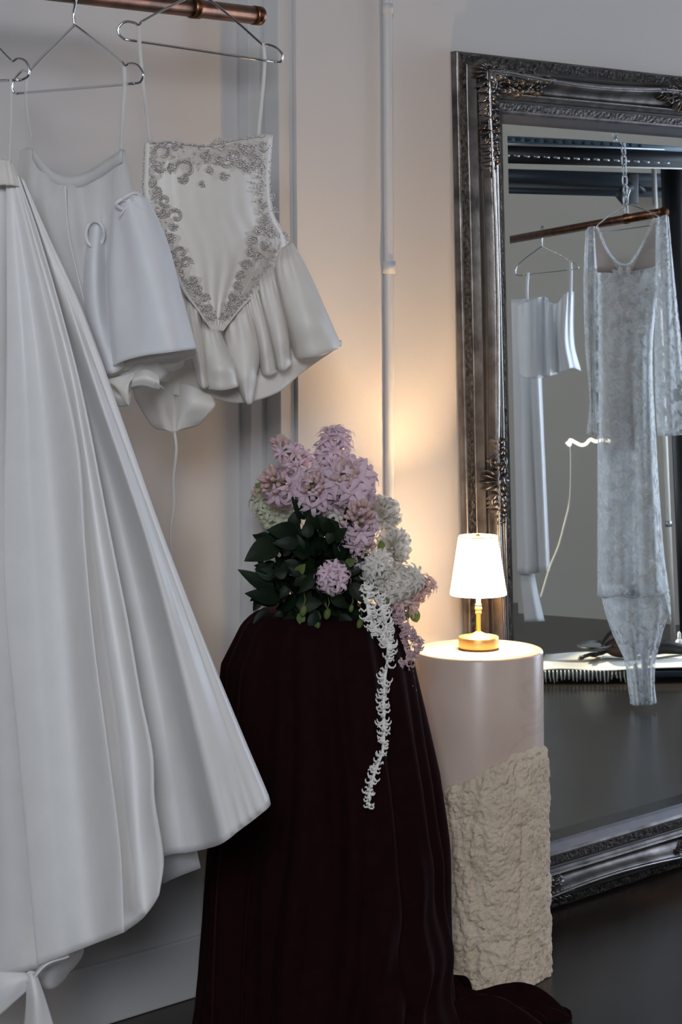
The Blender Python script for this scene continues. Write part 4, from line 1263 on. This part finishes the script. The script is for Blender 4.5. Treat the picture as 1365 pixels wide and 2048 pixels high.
def leaf(mb, base, dirv, up, L, W, bend=0.3, mi=0):
    d = unit(dirv); s = unit(np.cross(d, up)); nrm = np.cross(s, d)
    n, m = 9, 5
    V = []
    for i in range(n):
        t = i/(n-1)
        wd = W*(math.sin(PI*t**0.8)**0.9)*(1 if i not in (0, n-1) else .02)
        for j in range(m):
            q = j/(m-1)*2-1
            V.append(np.asarray(base)+d*L*t+s*wd*q+nrm*(0.22*wd*abs(q)-bend*L*t*t))
    mb.add(V, [(i*m+j, i*m+j+1, (i+1)*m+j+1, (i+1)*m+j) for i in range(n-1) for j in range(m-1)], mi)
def leaf_part(base, dirv, up, L, W, bend=.3, m='leaf', label=None):
    mb = MB(); leaf(mb, base, dirv, up, L, W, bend)
    o = mb.build('leaf', MT[m], flow)
    if label: tag(o, label)
# bulk of the foliage: dark ovate leaves radiating from the middle
core = P(640, 1170, B0)
big = [((560, 1085), (505, 1130), 40), ((600, 1070), (545, 1078), 34), ((550, 1185), (482, 1158), 24), ((545, 1170), (515, 1130), 16), ((560, 1200), (500, 1205), 26), ((640, 1060), (600, 1000), 26),
       ((610, 1040), (585, 1010), 16), ((690, 1090), (640, 1050), 34), ((700, 1130), (668, 1090), 30)]
for (b_, t_, w_) in big:
    pb, pt = P(b_[0], b_[1], B0-.06), P(t_[0], t_[1], B0-.10)
    v = pt-pb
    leaf_part(pb, v+np.array([0, 0, .02]), -Fv*1.0+Zv*.4, np.linalg.norm(v)*1.05, w_/2/F*B0*1.25, .25)
nleaf = 0
while nleaf < 78:
    x = rf.gauss(640, 62); y = rf.uniform(1050, 1250)
    if not (505 < x < 775): continue
    if y < 1075 and not (560 < x < 720): continue
    if y > 1205 and not (525 < x < 745): continue
    dd = B0-.02-0.13*math.sqrt(max(0, 1-((x-640)/150)**2))*rf.uniform(.35, 1)
    pb = P(x, y, dd+.03)
    ang = math.atan2(-(y-1140), x-640)+rf.uniform(-.9, .9)
    v = Rv*math.cos(ang)+Zv*math.sin(ang)*.9-Fv*rf.uniform(.1, .8)-Zv*.2
    leaf_part(pb, v, -Fv+Zv*rf.uniform(-.3, .8)+Rv*rf.uniform(-.4, .4), rf.uniform(.028, .046), rf.uniform(.009, .014), rf.uniform(.1, .5))
    nleaf += 1
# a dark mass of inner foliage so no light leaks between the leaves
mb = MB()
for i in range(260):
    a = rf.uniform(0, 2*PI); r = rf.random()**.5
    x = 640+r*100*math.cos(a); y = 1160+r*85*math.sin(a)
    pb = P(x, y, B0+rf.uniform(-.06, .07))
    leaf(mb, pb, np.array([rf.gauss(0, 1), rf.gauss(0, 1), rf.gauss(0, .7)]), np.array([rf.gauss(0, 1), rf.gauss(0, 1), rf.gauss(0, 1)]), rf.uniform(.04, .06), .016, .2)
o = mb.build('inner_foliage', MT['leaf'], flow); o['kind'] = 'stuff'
# lighter leaves and hanging buds
for (x, y, ang, L, W) in [(735, 1195, 2.2, .022, .010), (762, 1100, 1.5, .02, .008), (600, 1225, -1.4, .026, .009), (690, 1130, .5, .024, .009), (835, 1245, 1.9, .038, .011), (828, 1150, 1.8, .016, .004), (860, 1175, .6, .014, .004), (520, 975, 2.4, .012, .006), (760, 1205, .3, .02, .008), (590, 1150, .8, .03, .01)]:
    v = Rv*math.cos(ang)+Zv*math.sin(ang)-Fv*.2
    leaf_part(P(x, y, B0-.10 if x < 800 else B0-.0), v, -Fv+Rv*.3, L, W, .1, 'leaf_light', 'small fresh green leaf')
for (x, y, s) in [(628, 1274, 10), (637, 1250, 6), (655, 1228, 9), (720, 1247, 8), (703, 1217, 6), (772, 1190, 8), (607, 1222, 9), (815, 1233, 6)]:
    mb = MB()
    c = P(x, y, B0-.115 if x < 760 else B0-.07)
    r = s/F*B0
    ball(mb, c, 1, 10, 8, axes=(Rv*r*.8, Fv*r*.8, Zv*r*1.25+Rv*r*.2))
    tube(mb, [c+Zv*r, c+Zv*r*2.4+Rv*.004, c+Zv*r*4+Fv*.03], 0.0012, 6)
    mb.build('seed_bud', MT['leaf_light'], flow)
# trailing amaranth
def amaranth(path, dens, L0, L1, m, label, core=0.0028):
    q = catmull(np.array([(a, b, c*1000) for a, b, c in path], float), dens)
    pts = [P(a, b, c/1000) for a, b, c in q]
    mb = MB(); tube(mb, pts, core, 6)
    for i in range(1, len(pts)):
        t = unit(pts[i]-pts[i-1]); _, u, w = frame_of(t)
        Lx = L0+(L1-L0)*i/len(pts)
        for k in range(rf.choice((2, 2, 3, 3))):
            a = rf.uniform(0, 2*PI)
            rad = u*math.cos(a)+w*math.sin(a)
            l = Lx*rf.uniform(.65, 1.25); cu = rf.choice((1, 1, -.6)); p0 = pts[i-1]+(pts[i]-pts[i-1])*rf.random()
            c = [p0, p0+rad*l*.45+t*l*.25, p0+rad*l*.80+t*l*.22*cu, p0+rad*l*1.0-t*l*.05*cu, p0+rad*l*1.0-t*l*.28*cu]
            tube(mb, c, [.0027, .0023, .0019, .0014, .0006], 5, caps=False)
    tag(mb.build('amaranth_strand', MT[m], flow), label)
amaranth([(742, 1170, B0-.13), (735, 1200, B0-.15), (740, 1235, B0-.16), (755, 1260, B0-.17), (773, 1275, B0-.175), (776, 1310, B0-.18), (770, 1360, B0-.19), (768, 1400, B0-.195), (768, 1450, B0-.20), (766, 1500, B0-.205), (750, 1545, B0-.21), (740, 1580, B0-.21), (737, 1615, B0-.21)],
         84, .0165, .0120, 'ama_white', 'long white amaranth strand hanging down the velvet')
amaranth([(755, 1190, B0-.12), (768, 1230, B0-.15), (774, 1260, B0-.165), (772, 1285, B0-.17)], 30, .021, .017, 'ama_white', 'short thick white strand')
amaranth([(790, 1200, B0-.06), (800, 1240, B0-.08), (822, 1268, B0-.09), (838, 1290, B0-.09), (828, 1312, B0-.10), (800, 1328, B0-.11)], 60, .013, .010, 'ama_pink', 'dusky pink strand curling to the right')
amaranth([(800, 1220, B0-.0), (808, 1280, B0-.03), (818, 1330, B0-.03), (824, 1400, B0-.03), (828, 1450, B0-.03)], 70, .012, .009, 'ama_pink', 'pink strand hanging behind')

# ------------------------------------------------------------------ what the mirror shows: the other side of the room
ZR2 = PR(1330, 424, 7.93)[2]
dl = depth_for_z(1030, 478, ZR2)
RE, RL = PR(1330, 424, 7.93), PR(1030, 478, dl)
rdir = unit(RL-RE)
rail2 = thing('copper_rail', 'copper rail seen in the mirror, holding the lace gown and camisole', 'clothes rail', RE)
mb = MB(); tube(mb, [RE+rdir*s for s in (0, .4, 1.0, 2.2)], 0.0172, 24); mb.build('tube', MT['copper'], rail2)
mb = MB(); tube(mb, [RE, RE+rdir*.02], 0.0190, 24); mb.build('end_cap', MT['copper'], rail2)
def rail2_at(px):
    """path length where the mirrored rail crosses a pixel column"""
    best = None
    for i in range(400):
        s = i/400*2.2
        p = reflect(RE+rdir*s)
        rel = p-CAM
        x = CXP+F*np.dot(rel, RX)/np.dot(rel, Fv)
        if best is None or abs(x-px) < best[0]: best = (abs(x-px), np.dot(rel, Fv), s)
    return best[1], best[2]
dC, sC = rail2_at(1254)
pc = RE+rdir*sC
chain('hanging_chain', (pc[0], pc[1], pc[2]+.012), ZC-0.01, 'steel chain above the copper rail seen in the mirror', scale=1.3)
mb = MB(); tube(mb, [pc-rdir*.008, pc+rdir*.008], 0.0205, 20); mb.build('collar', MT['copper'], rail2)
W = 7.84     # lace gown
hanger('wire hanger of the lace gown seen in the mirror', (1257, 408, W-.02),
       [(1257, 408, W-.02), (1256, 395, W), (1260, 380, W+.01), (1254, 370, W+.03)],
       (1196, 450, W+.05), (1316, 432, W-.06),
       [(1192, 455, W+.05), (1190, 462, W+.05), (1200, 466, W+.05)], [(1318, 436, W-.06), (1318, 446, W-.06), (1308, 450, W-.06)], None, None, proj=PR, group='wire hangers in the mirror')
gl = thing('lace_gown', 'long white lace gown with deep V neck and sleeves, seen in the mirror', 'gown', PR(1260, 600, W))
mb = MB()
def rip1(u, v): return 0.010*math.sin(u*34+v*4)*(.3+v)
sheet(mb, [
    [(1196, 540, W+.10), (1194, 700, W+.10), (1196, 900, W+.10), (1196, 1100, W+.10), (1196, 1192, W+.10)],
    [(1200, 535, W+.02), (1203, 700, W+.00), (1204, 900, W-.02), (1205, 1100, W-.03), (1205, 1196, W-.03)],
    [(1235, 540, W-.02), (1232, 700, W-.05), (1232, 900, W-.07), (1235, 1100, W-.08), (1238, 1191, W-.10)],
    [(1258, 542, W-.02), (1256, 700, W-.05), (1262, 900, W-.03), (1266, 1100, W-.03), (1268, 1196, W-.04)],
    [(1290, 538, W-.03), (1284, 700, W-.06), (1288, 900, W-.08), (1296, 1100, W-.09), (1300, 1192, W-.10)],
    [(1318, 530, W-.03), (1300, 700, W-.03), (1306, 900, W-.04), (1318, 1100, W-.05), (1326, 1187, W-.05)],
    [(1322, 530, W+.05), (1306, 700, W+.05), (1314, 900, W+.05), (1328, 1100, W+.05), (1341, 1200, W+.05), (1343, 1246, W+.05)],
], 9, 90, ripple=rip1, proj=PR)
mb.build('skirt', MT['lace'], gl, solid=0.0015)
mb = MB()
sheet(mb, [
    [(1202, 1170, W+.06), (1206, 1205, W+.06), (1224, 1262, W+.06), (1250, 1322, W+.06), (1256, 1365, W+.06), (1262, 1408, W+.06)],
    [(1216, 1170, W-.00), (1222, 1210, W-.01), (1238, 1266, W-.01), (1256, 1325, W-.00), (1264, 1370, W-.00), (1270, 1411, W-.00)],
    [(1250, 1170, W-.04), (1252, 1220, W-.05), (1260, 1270, W-.06), (1270, 1330, W-.04), (1276, 1370, W-.04), (1281, 1411, W-.04)],
    [(1280, 1170, W-.02), (1280, 1220, W-.02), (1282, 1270, W-.02), (1286, 1330, W-.02), (1290, 1370, W-.02), (1292, 1410, W-.02)],
    [(1310, 1170, W-.04), (1312, 1220, W-.05), (1308, 1270, W-.05), (1300, 1330, W-.04), (1302, 1370, W-.04), (1304, 1410, W-.04)],
    [(1332, 1170, W+.03), (1338, 1220, W+.02), (1326, 1266, W+.02), (1312, 1325, W+.02), (1310, 1370, W+.02), (1314, 1406, W+.02)],
], 9, 44, ripple=rip1, proj=PR)
mb.build('train', MT['lace'], gl, solid=0.0015)
mb = MB()   # nude mesh yoke around the V
sheet(mb, [
    [(1190, 455, W+.04), (1192, 500, W+.02), (1196, 545, W+.02)],
    [(1198, 458, W+.03), (1208, 505, W+.0), (1215, 545, W-.01)],
    [(1203, 470, W+.02), (1226, 522, W-.01), (1240, 548, W-.02)],
], 7, 18, proj=PR)
sheet(mb, [
    [(1308, 448, W-.04), (1275, 518, W-.03), (1262, 548, W-.02)],
    [(1316, 440, W-.05), (1300, 500, W-.03), (1295, 545, W-.02)],
    [(1324, 436, W-.05), (1322, 490, W-.03), (1322, 540, W-.02)],
], 7, 18, proj=PR)
sheet(mb, [
    [(1205, 535, W+.02), (1212, 650, W+.01), (1222, 900, W+.0)], [(1250, 532, W+.0), (1250, 650, W-.01), (1255, 900, W-.01)], [(1300, 532, W-.01), (1292, 650, W-.02), (1290, 900, W-.02)]], 8, 24, proj=PR)
mb.build('mesh_yoke', MT['mesh_nude'], gl, solid=0.0012)
mb = MB()
wire(mb, [(1196, 455, W+.02), (1215, 500, W-.01), (1236, 525, W-.02), (1250, 530, W-.025), (1262, 526, W-.03), (1285, 490, W-.04), (1310, 436, W-.06)], 0.0048, PR, 60)
mb.build('neck_trim', MT['lace'], gl)
mb = MB(); wire(mb, [(1195, 1190, W-.02), (1210, 1194, W-.05), (1240, 1191, W-.10), (1270, 1195, W-.08), (1300, 1191, W-.10), (1325, 1186, W-.07), (1338, 1182, W-.0)], 0.0045, PR, 60)
mb.build('hem_edge', MT['lace'], gl)
mb = MB()
for s in (0, 1):
    ball(mb, PR(1241+16*s, 543, W-.03), 1, 10, 8, axes=(Rv*.010, Fv*.008, Zv*.02))
mb.build('bow', MT['ribbon'], gl)
def sleeve2(pts, name='sleeve'):
    mb = MB(); sheet(mb, pts, 8, 50, ripple=lambda u, v: 0.008*math.sin(u*20+v*5), proj=PR); mb.build(name, MT['lace'], gl, solid=0.0015)
sleeve2([
    [(1172, 462, W+.09), (1168, 560, W+.09), (1172, 700, W+.09), (1180, 800, W+.09), (1174, 868, W+.09)],
    [(1178, 454, W+.05), (1178, 560, W+.03), (1182, 700, W+.02), (1186, 800, W+.02), (1188, 870, W+.02)],
    [(1190, 452, W+.06), (1196, 560, W+.05), (1198, 700, W+.05), (1200, 800, W+.05), (1202, 870, W+.05)],
])
sleeve2([
    [(1312, 440, W-.06), (1312, 560, W-.08), (1310, 700, W-.08), (1312, 800, W-.08), (1316, 872, W-.08)],
    [(1324, 432, W-.09), (1328, 560, W-.13), (1334, 700, W-.15), (1338, 800, W-.16), (1344, 872, W-.16)],
    [(1334, 430, W-.08), (1344, 560, W-.10), (1356, 700, W-.10), (1368, 800, W-.10), (1375, 868, W-.10)],
    [(1338, 434, W-.04), (1350, 560, W-.04), (1366, 700, W-.04), (1380, 800, W-.04), (1390, 860, W-.04)],
])
# camisole on its hanger, further along the rail
dK, sK = rail2_at(1085)
K = dK
hanger('wire hanger of the white camisole seen in the mirror', (1085, 492, K-.01),
       [(1085, 492, K-.01), (1085, 480, K-.01), (1088, 464, K-.01), (1086, 452, K+.01), (1083, 458, K+.03)],
       (1036, 531, K+.08), (1142, 523, K-.09), [(1032, 540, K+.08), (1033, 549, K+.08), (1042, 551, K+.075)], [(1152, 528, K-.1), (1158, 536, K-.1), (1148, 539, K-.095)], None, None, proj=PR, group='wire hangers in the mirror', r=0.0022)
cam2 = thing('camisole_top', 'short white satin camisole top with strap seen in the mirror', 'top', PR(1095, 650, K))
mb = MB()
sheet(mb, [
    [(1036, 610, K+.10), (1036, 680, K+.10), (1040, 750, K+.10)],
    [(1048, 604, K+.05), (1050, 680, K+.03), (1052, 758, K+.03)],
    [(1070, 596, K+.02), (1070, 680, K-.02), (1072, 757, K-.02)],
    [(1092, 594, K+.03), (1090, 680, K+.02), (1092, 754, K+.02)],
    [(1100, 604, K-.00), (1098, 680, K-.05), (1100, 752, K-.05)],
    [(1116, 606, K-.02), (1112, 680, K-.02), (1114, 748, K-.02)],
    [(1128, 590, K-.07), (1124, 680, K-.07), (1132, 740, K-.07)],
    [(1140, 582, K-.08), (1138, 680, K-.05), (1148, 736, K-.05)],
    [(1149, 584, K-.05), (1150, 690, K-.00), (1163, 742, K+.02)],
], 8, 30, ripple=lambda u, v: 0.006*math.sin(u*60), proj=PR)
mb.build('top_body', MT['organza'], cam2, solid=0.0012)
for pts in ([(1142, 522, K-.09), (1143, 550, K-.09), (1142, 590, K-.085)], [(1057, 545, K+.03), (1055, 570, K+.03), (1055, 604, K+.03)]):
    mb = MB(); ribbon(mb, pts, 6, PR); mb.build('strap', MT['organza'], cam2, solid=0.001)
K2 = K+.30
sk2 = thing('long_slip', 'long white slip hanging behind the camisole, seen in the mirror', 'slip', PR(1070, 900, K2))
mb = MB()
sheet(mb, [
    [(1015, 600, K2+.06), (1012, 900, K2+.06), (1012, 1146, K2+.06)],
    [(1040, 598, K2-.0), (1042, 900, K2-.03), (1050, 1148, K2-.04)],
    [(1058, 598, K2+.0), (1066, 900, K2-.0), (1075, 1146, K2-.0)],
    [(1070, 600, K2-.02), (1084, 900, K2-.05), (1094, 1143, K2-.06)],
    [(1078, 602, K2+.05), (1090, 900, K2+.05), (1101, 1141, K2+.05)],
], 8, 40, proj=PR)
mb.build('slip_body', MT['organza'], sk2, solid=0.0012)
mb = MB()
sheet(mb, [
    [(1040, 1130, K2+.05), (1044, 1190, K2+.05), (1050, 1244, K2+.05)],
    [(1058, 1130, K2+.02), (1066, 1190, K2+.0), (1075, 1243, K2+.0)],
    [(1066, 1130, K2+.05), (1078, 1190, K2+.05), (1090, 1242, K2+.05)],
], 7, 16, proj=PR)
mb.build('underskirt', MT['organza'], sk2, solid=0.0012)

def print_dbg(*a): print('DBG', *a)
print_dbg('rail2', RE, RL, 'dl', dl, 'gown bottom', PR(1290, 1410, W), 'K', K)
# low platform with a fringed cloth in the sun
PZ = 0.05
def at_z(px, py, z): return PR(px, py, depth_for_z(px, py, z))
f0, f1 = at_z(1086, 1343, PZ), at_z(1440, 1338, PZ)
ed = unit((f1-f0)*np.array([1, 1, 0])); bk = np.cross(np.array([0, 0, 1.0]), ed)
if np.dot(bk, at_z(1200, 1312, PZ)-f0) < 0: bk = -bk
dep = abs(np.dot(at_z(1200, 1308, PZ)-f0, bk))
print_dbg('platform', f0, f1, 'depth', dep, depth_for_z(1230, 1330, PZ))
plat = thing('low_platform', 'dark low platform on the floor under the fringed cloth, seen in the mirror', 'platform', f0+ed*1.2)
ps = at_z(1256, 1341, PZ)
s0 = np.dot(ps-f0, ed)
mb = MB()
obox(mb, f0+ed*(s0/2+.9)+bk*(dep/2+.012)-np.array([0, 0, .006+PZ/2-.012]), ed*(.98+s0/2-.02), bk*(dep/2), np.array([0, 0, PZ/2-.012]))
mb.build('deck', MT['navy'], plat, bevel=.004)
rug = thing('fringed_cloth', 'cream fringed cloth lying in the sun, seen in the mirror', 'cloth', f0+ed*.6)
mb = MB()
n, m = 40, 16
V = []
for i in range(n):
    for j in range(m):
        a, b = i/(n-1), j/(m-1)
        q = f0+ed*(-.02+a*1.7)+bk*(b*dep+.01*math.sin(a*22))
        V.append(q+np.array([0, 0, .004+.004*math.sin(a*31+b*5)+.006*math.exp(-((a-.33)/.03)**2)]))
mb.add(V, [(i*m+j, i*m+j+1, (i+1)*m+j+1, (i+1)*m+j) for i in range(n-1) for j in range(m-1)])
mb.build('cloth', MT['linen'], rug, solid=.003)
mb = MB()
for i in range(110):
    q = f0+ed*(-.02+i*.0155)
    if i*.0155 > s0+.02: continue
    l = rf.uniform(.030, .048)
    tube(mb, [q+np.array([0, 0, .004]), q-bk*.008-np.array([0, 0, l*.4]), q-bk*.010+ed*rf.uniform(-.006, .006)-np.array([0, 0, l])], [.003, .003, .002], 5)
o = mb.build('fringe', MT['linen'], rug); o['kind'] = 'stuff'
TOP = PZ+.012
hm = thing('hand_mirror', 'oval dark-rimmed hand mirror leaning on the fringed cloth, seen in the mirror', 'hand mirror', at_z(1196, 1312, TOP))
dm = depth_for_z(1200, 1316, TOP)-.02
mb = MB(); mf = MB()
C0 = PR(1192, 1290, dm); ex = (PR(1226, 1289, dm+.03)-C0); ey = (PR(1192, 1283, dm+.16)-C0)
rim = [C0+ex*math.cos(2*PI*i/40)+ey*math.sin(2*PI*i/40) for i in range(40)]
tube(mb, rim, .006, 8, closed=True)
tube(mb, [C0+ex*1.0, C0+ex*1.2-ey*.1, C0+ex*1.35-ey*.2, C0+ex*1.45-ey*.3], [.008, .010, .011, .008], 8)
mb.build('rim', MT['black'], hm)
mf.add([C0]+[C0+(p-C0)*.98 for p in rim], [(0, 1+i, 1+(i+1) % 40) for i in range(40)]); mf.build('glass', MT['mirror'], hm, smooth=False)
for (pa, pb, r0, nm, lab, mt) in (((1162, 1316), (1216, 1302), .010, 'black_lace_trim', 'scrunched black lace trim lying on the fringed cloth, seen in the mirror', 'black'),):
    o = MB()
    for k in range(5):
        q = catmull(np.array([(pa[0]+(pb[0]-pa[0])*t+rf.uniform(-4, 4), pa[1]+(pb[1]-pa[1])*t+rf.uniform(-3, 3), rf.uniform(0, .02)*1000) for t in (0, .25, .5, .75, 1)]), 24)
        tube(o, [at_z(a, b, TOP+.006+c/1000) for a, b, c in q], .0055, 6)
    tag(o.build(nm, MT[mt]), lab, 'trim')
bagp = at_z(1250, 1318, TOP)
bag = thing('leather_bag', 'dark brown leather bag lying on the cloth behind the lace gown, seen in the mirror', 'bag', bagp)
mb = MB(); ball(mb, bagp+np.array([0, 0, .045])+bk*.03, 1, 20, 12, axes=(ed*.085, bk*.06, np.array([0, 0, .044]))); mb.build('body', MT['brown'], bag)
mb = MB(); tube(mb, catmull([bagp-ed*.09+np.array([0, 0, .06]), bagp-ed*.05+np.array([0, 0, .105])+bk*.02, bagp+ed*.03+np.array([0, 0, .11])+bk*.03, bagp+ed*.08+np.array([0, 0, .07])], 24), .008, 8); mb.build('handle', MT['black'], bag)
kp = at_z(1330, 1311, TOP)
tool = thing('black_shoe', 'black shoe lying on the fringed cloth right of the lace gown, seen in the mirror', 'shoe', kp)
mb = MB()
sp = [kp-ed*.10+np.array([0, 0, .012]), kp-ed*.05+np.array([0, 0, .026]), kp+np.array([0, 0, .034]), kp+ed*.06+np.array([0, 0, .026]), kp+ed*.13+np.array([0, 0, .014])]
tube(mb, catmull(sp, 20), [.008+.020*math.sin(PI*min(1, .15+i/22)) for i in range(20)], 12); mb.build('upper', MT['black'], tool)
mb = MB(); tube(mb, [kp-ed*.02+np.array([0, 0, .05]), kp+np.array([0, 0, .062]), kp+ed*.03+np.array([0, 0, .05])], .004, 7); mb.build('strap', MT['black'], tool)
bp = at_z(1361, 1306, TOP)
bot = thing('small_bottle', 'small white bottle with a pointed cap standing on the cloth, seen in the mirror', 'bottle', bp)
mb = MB(); lathe(mb, bp, [(.016, 0), (.018, .004), (.018, .045), (.012, .054), (.007, .058)], 20, cap_bot=True, cap_top=True); mb.build('body', MT['white_plastic'], bot)
mb = MB(); lathe(mb, bp, [(.008, .057), (.007, .080), (.003, .088)], 16, cap_bot=True, cap_top=True); mb.build('cap', MT['white_plastic'], bot)
pk = at_z(1338, 1301, TOP)
o = MB(); ball(o, pk+np.array([0, 0, .012]), 1, 14, 8, axes=(ed*.028, bk*.028, np.array([0, 0, .011]))); tag(o.build('pink_pincushion', MT['pinkplastic']), 'small pink pincushion on the cloth beside the bottle, seen in the mirror', 'pincushion')

# steelwork high on the far side
def mbar(mb, xa, ya0, ya1, da, xb, yb0, yb1, db, thick=.06, mi=0):
    """a bar whose mirrored front face spans the given pixels"""
    c = [PR(xa, ya0, da), PR(xb, yb0, db), PR(xb, yb1, db), PR(xa, ya1, da)]
    c2 = [PR(xa, ya0, da+thick), PR(xb, yb0, db+thick), PR(xb, yb1, db+thick), PR(xa, ya1, da+thick)]
    mb.add(c+c2, [(0, 1, 2, 3), (7, 6, 5, 4), (0, 4, 5, 1), (3, 2, 6, 7), (0, 3, 7, 4), (1, 5, 6, 2)], mi)
SD = 9.0
deck = thing('roller_shutter', 'blue and black steel roller shutter housing up near the ceiling, seen in the mirror', 'shutter', PR(1150, 320, SD))
mb = MB(); mbar(mb, 940, 268, 284, SD, 1420, 292, 306, SD+.1, .25); mb.build('upper_box', MT['steelblue'], deck)
mb = MB()
for i in range(15):
    x = 1015+i*19; y = 278+(x-1015)*.049
    ball(mb, PR(x, y, SD+(x-940)/4800-.002), .008, 8, 5)
mb.build('rivets', MT['black'], deck)
mb = MB(); mbar(mb, 940, 283, 287, SD-.03, 1330, 297, 300, SD+.06, .03); mb.build('edge_strip', MT['galv'], deck)
mb = MB(); mbar(mb, 940, 288, 326, SD+.08, 1420, 303, 338, SD+.18, .3); mb.build('shutter_curtain', MT['black'], deck)
mb = MB()
for i in range(17):
    x = 1008+i*20; y = 308+(x-1008)*.047
    mbar(mb, x, y, y+4, SD+.06, x+12, y+1, y+5, SD+.06, .02)
mb.build('rib_highlights', MT['galv'], deck)  # bright metal dashes put in as the highlights on the ribs
mb = MB(); mbar(mb, 940, 325, 328, SD+.04, 1420, 337, 340, SD+.14, .03); mb.build('bottom_rail', MT['pale'], deck)
beam = thing('steel_beam', 'dark navy steel beam across the far wall, seen in the mirror', 'beam', PR(1150, 350, 9.9))
mb = MB(); mbar(mb, 900, 334, 362, 9.7, 1420, 350, 378, 9.75, .10); mb.build('upper_flange', MT['navy'], beam)
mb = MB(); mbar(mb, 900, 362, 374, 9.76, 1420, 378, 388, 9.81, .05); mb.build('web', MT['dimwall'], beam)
mb = MB(); mbar(mb, 900, 372, 384, 9.7, 1420, 384, 398, 9.75, .10); mb.build('lower_flange', MT['navy'], beam)
spk = thing('wall_speaker', 'small black speaker on a bracket high on the far wall, seen in the mirror', 'speaker', PR(1262, 375, 9.3))
mb = MB(); mbar(mb, 1256, 345, 408, 9.3, 1278, 346, 408, 9.32, .12); mb.build('cabinet', MT['black'], spk, bevel=.006)
mb = MB(); tube(mb, [PR(1262, 372, 9.30), PR(1248, 382, 9.28), PR(1240, 390, 9.27), PR(1252, 402, 9.28)], .022, 10); tube(mb, [PR(1278, 372, 9.4), PR(1288, 380, 9.5), PR(1290, 384, 9.9)], .008, 8); mb.build('bracket', MT['black'], spk)
# dark doorway with a pipe along its edge
pb_ = at_z(1352, 1330, .0)
dd_ = 9.4
def vstand(px, py, d): 
    p = PR(px, py, d); return np.array([p[0], p[1], 0])
v0, v1 = vstand(1338, 700, dd_), vstand(1460, 700, dd_+.1)
vd = unit(v1-v0); vn = np.cross(vd, np.array([0, 0, 1.0]))
cur = thing('dark_curtain', 'tall black curtain at the doorway on the far right, seen in the mirror', 'curtain', v0)
mb = MB(); V = []
n = 60
for i in range(n):
    a = i/(n-1)*.9
    off = .018*math.sin(a*60)
    for z in (0.005, .7, 1.4, 2.1): V.append(v0+vd*a+vn*off+np.array([0, 0, z]))
mb.add(V, [(i*4+j, i*4+j+1, (i+1)*4+j+1, (i+1)*4+j) for i in range(n-1) for j in range(3)])
mb.build('drape', MT['black'], cur, solid=.004)
pp = v0-vd*.035
pip = thing('wall_pipe', 'slim pale vertical pipe beside the black curtain, seen in the mirror', 'pipe', pp)
mb = MB(); tube(mb, [pp+np.array([0, 0, z]) for z in (.001, 1.0, 2.25)], .011, 12); mb.build('pipe', MT['pale'], pip)
mb = MB()
for z in (.55, 1.15): tube(mb, [pp+np.array([0, 0, z-.012]), pp+np.array([0, 0, z+.012])], .015, 12)
mb.build('pipe_clips', MT['galv'], pip)
# glowing wavy light tube with its cord
gd = 9.2
lt = thing('light_strip', 'wavy glowing light strip with thin hanging cord on far wall, seen in the mirror', 'light', PR(1165, 888, gd))
mb = MB(); wire(mb, [(1134, 884, gd), (1140, 890, gd), (1141, 880, gd-.01), (1150, 884, gd-.02), (1163, 890, gd-.03), (1172, 888, gd-.02), (1182, 879, gd-.01), (1192, 883, gd-.01), (1204, 880, gd), (1230, 884, gd+.02)], .0075, PR, 70); mb.build('tube', MT['glow'], lt)
mb = MB(); wire(mb, [(1140, 890, gd), (1141, 940, gd), (1138, 1010, gd-.02), (1130, 1045, gd-.04), (1118, 1090, gd-.06), (1100, 1135, gd-.1), (1082, 1195, gd-.14)], .003, PR, 50); mb.build('cord', MT['cord'], lt)
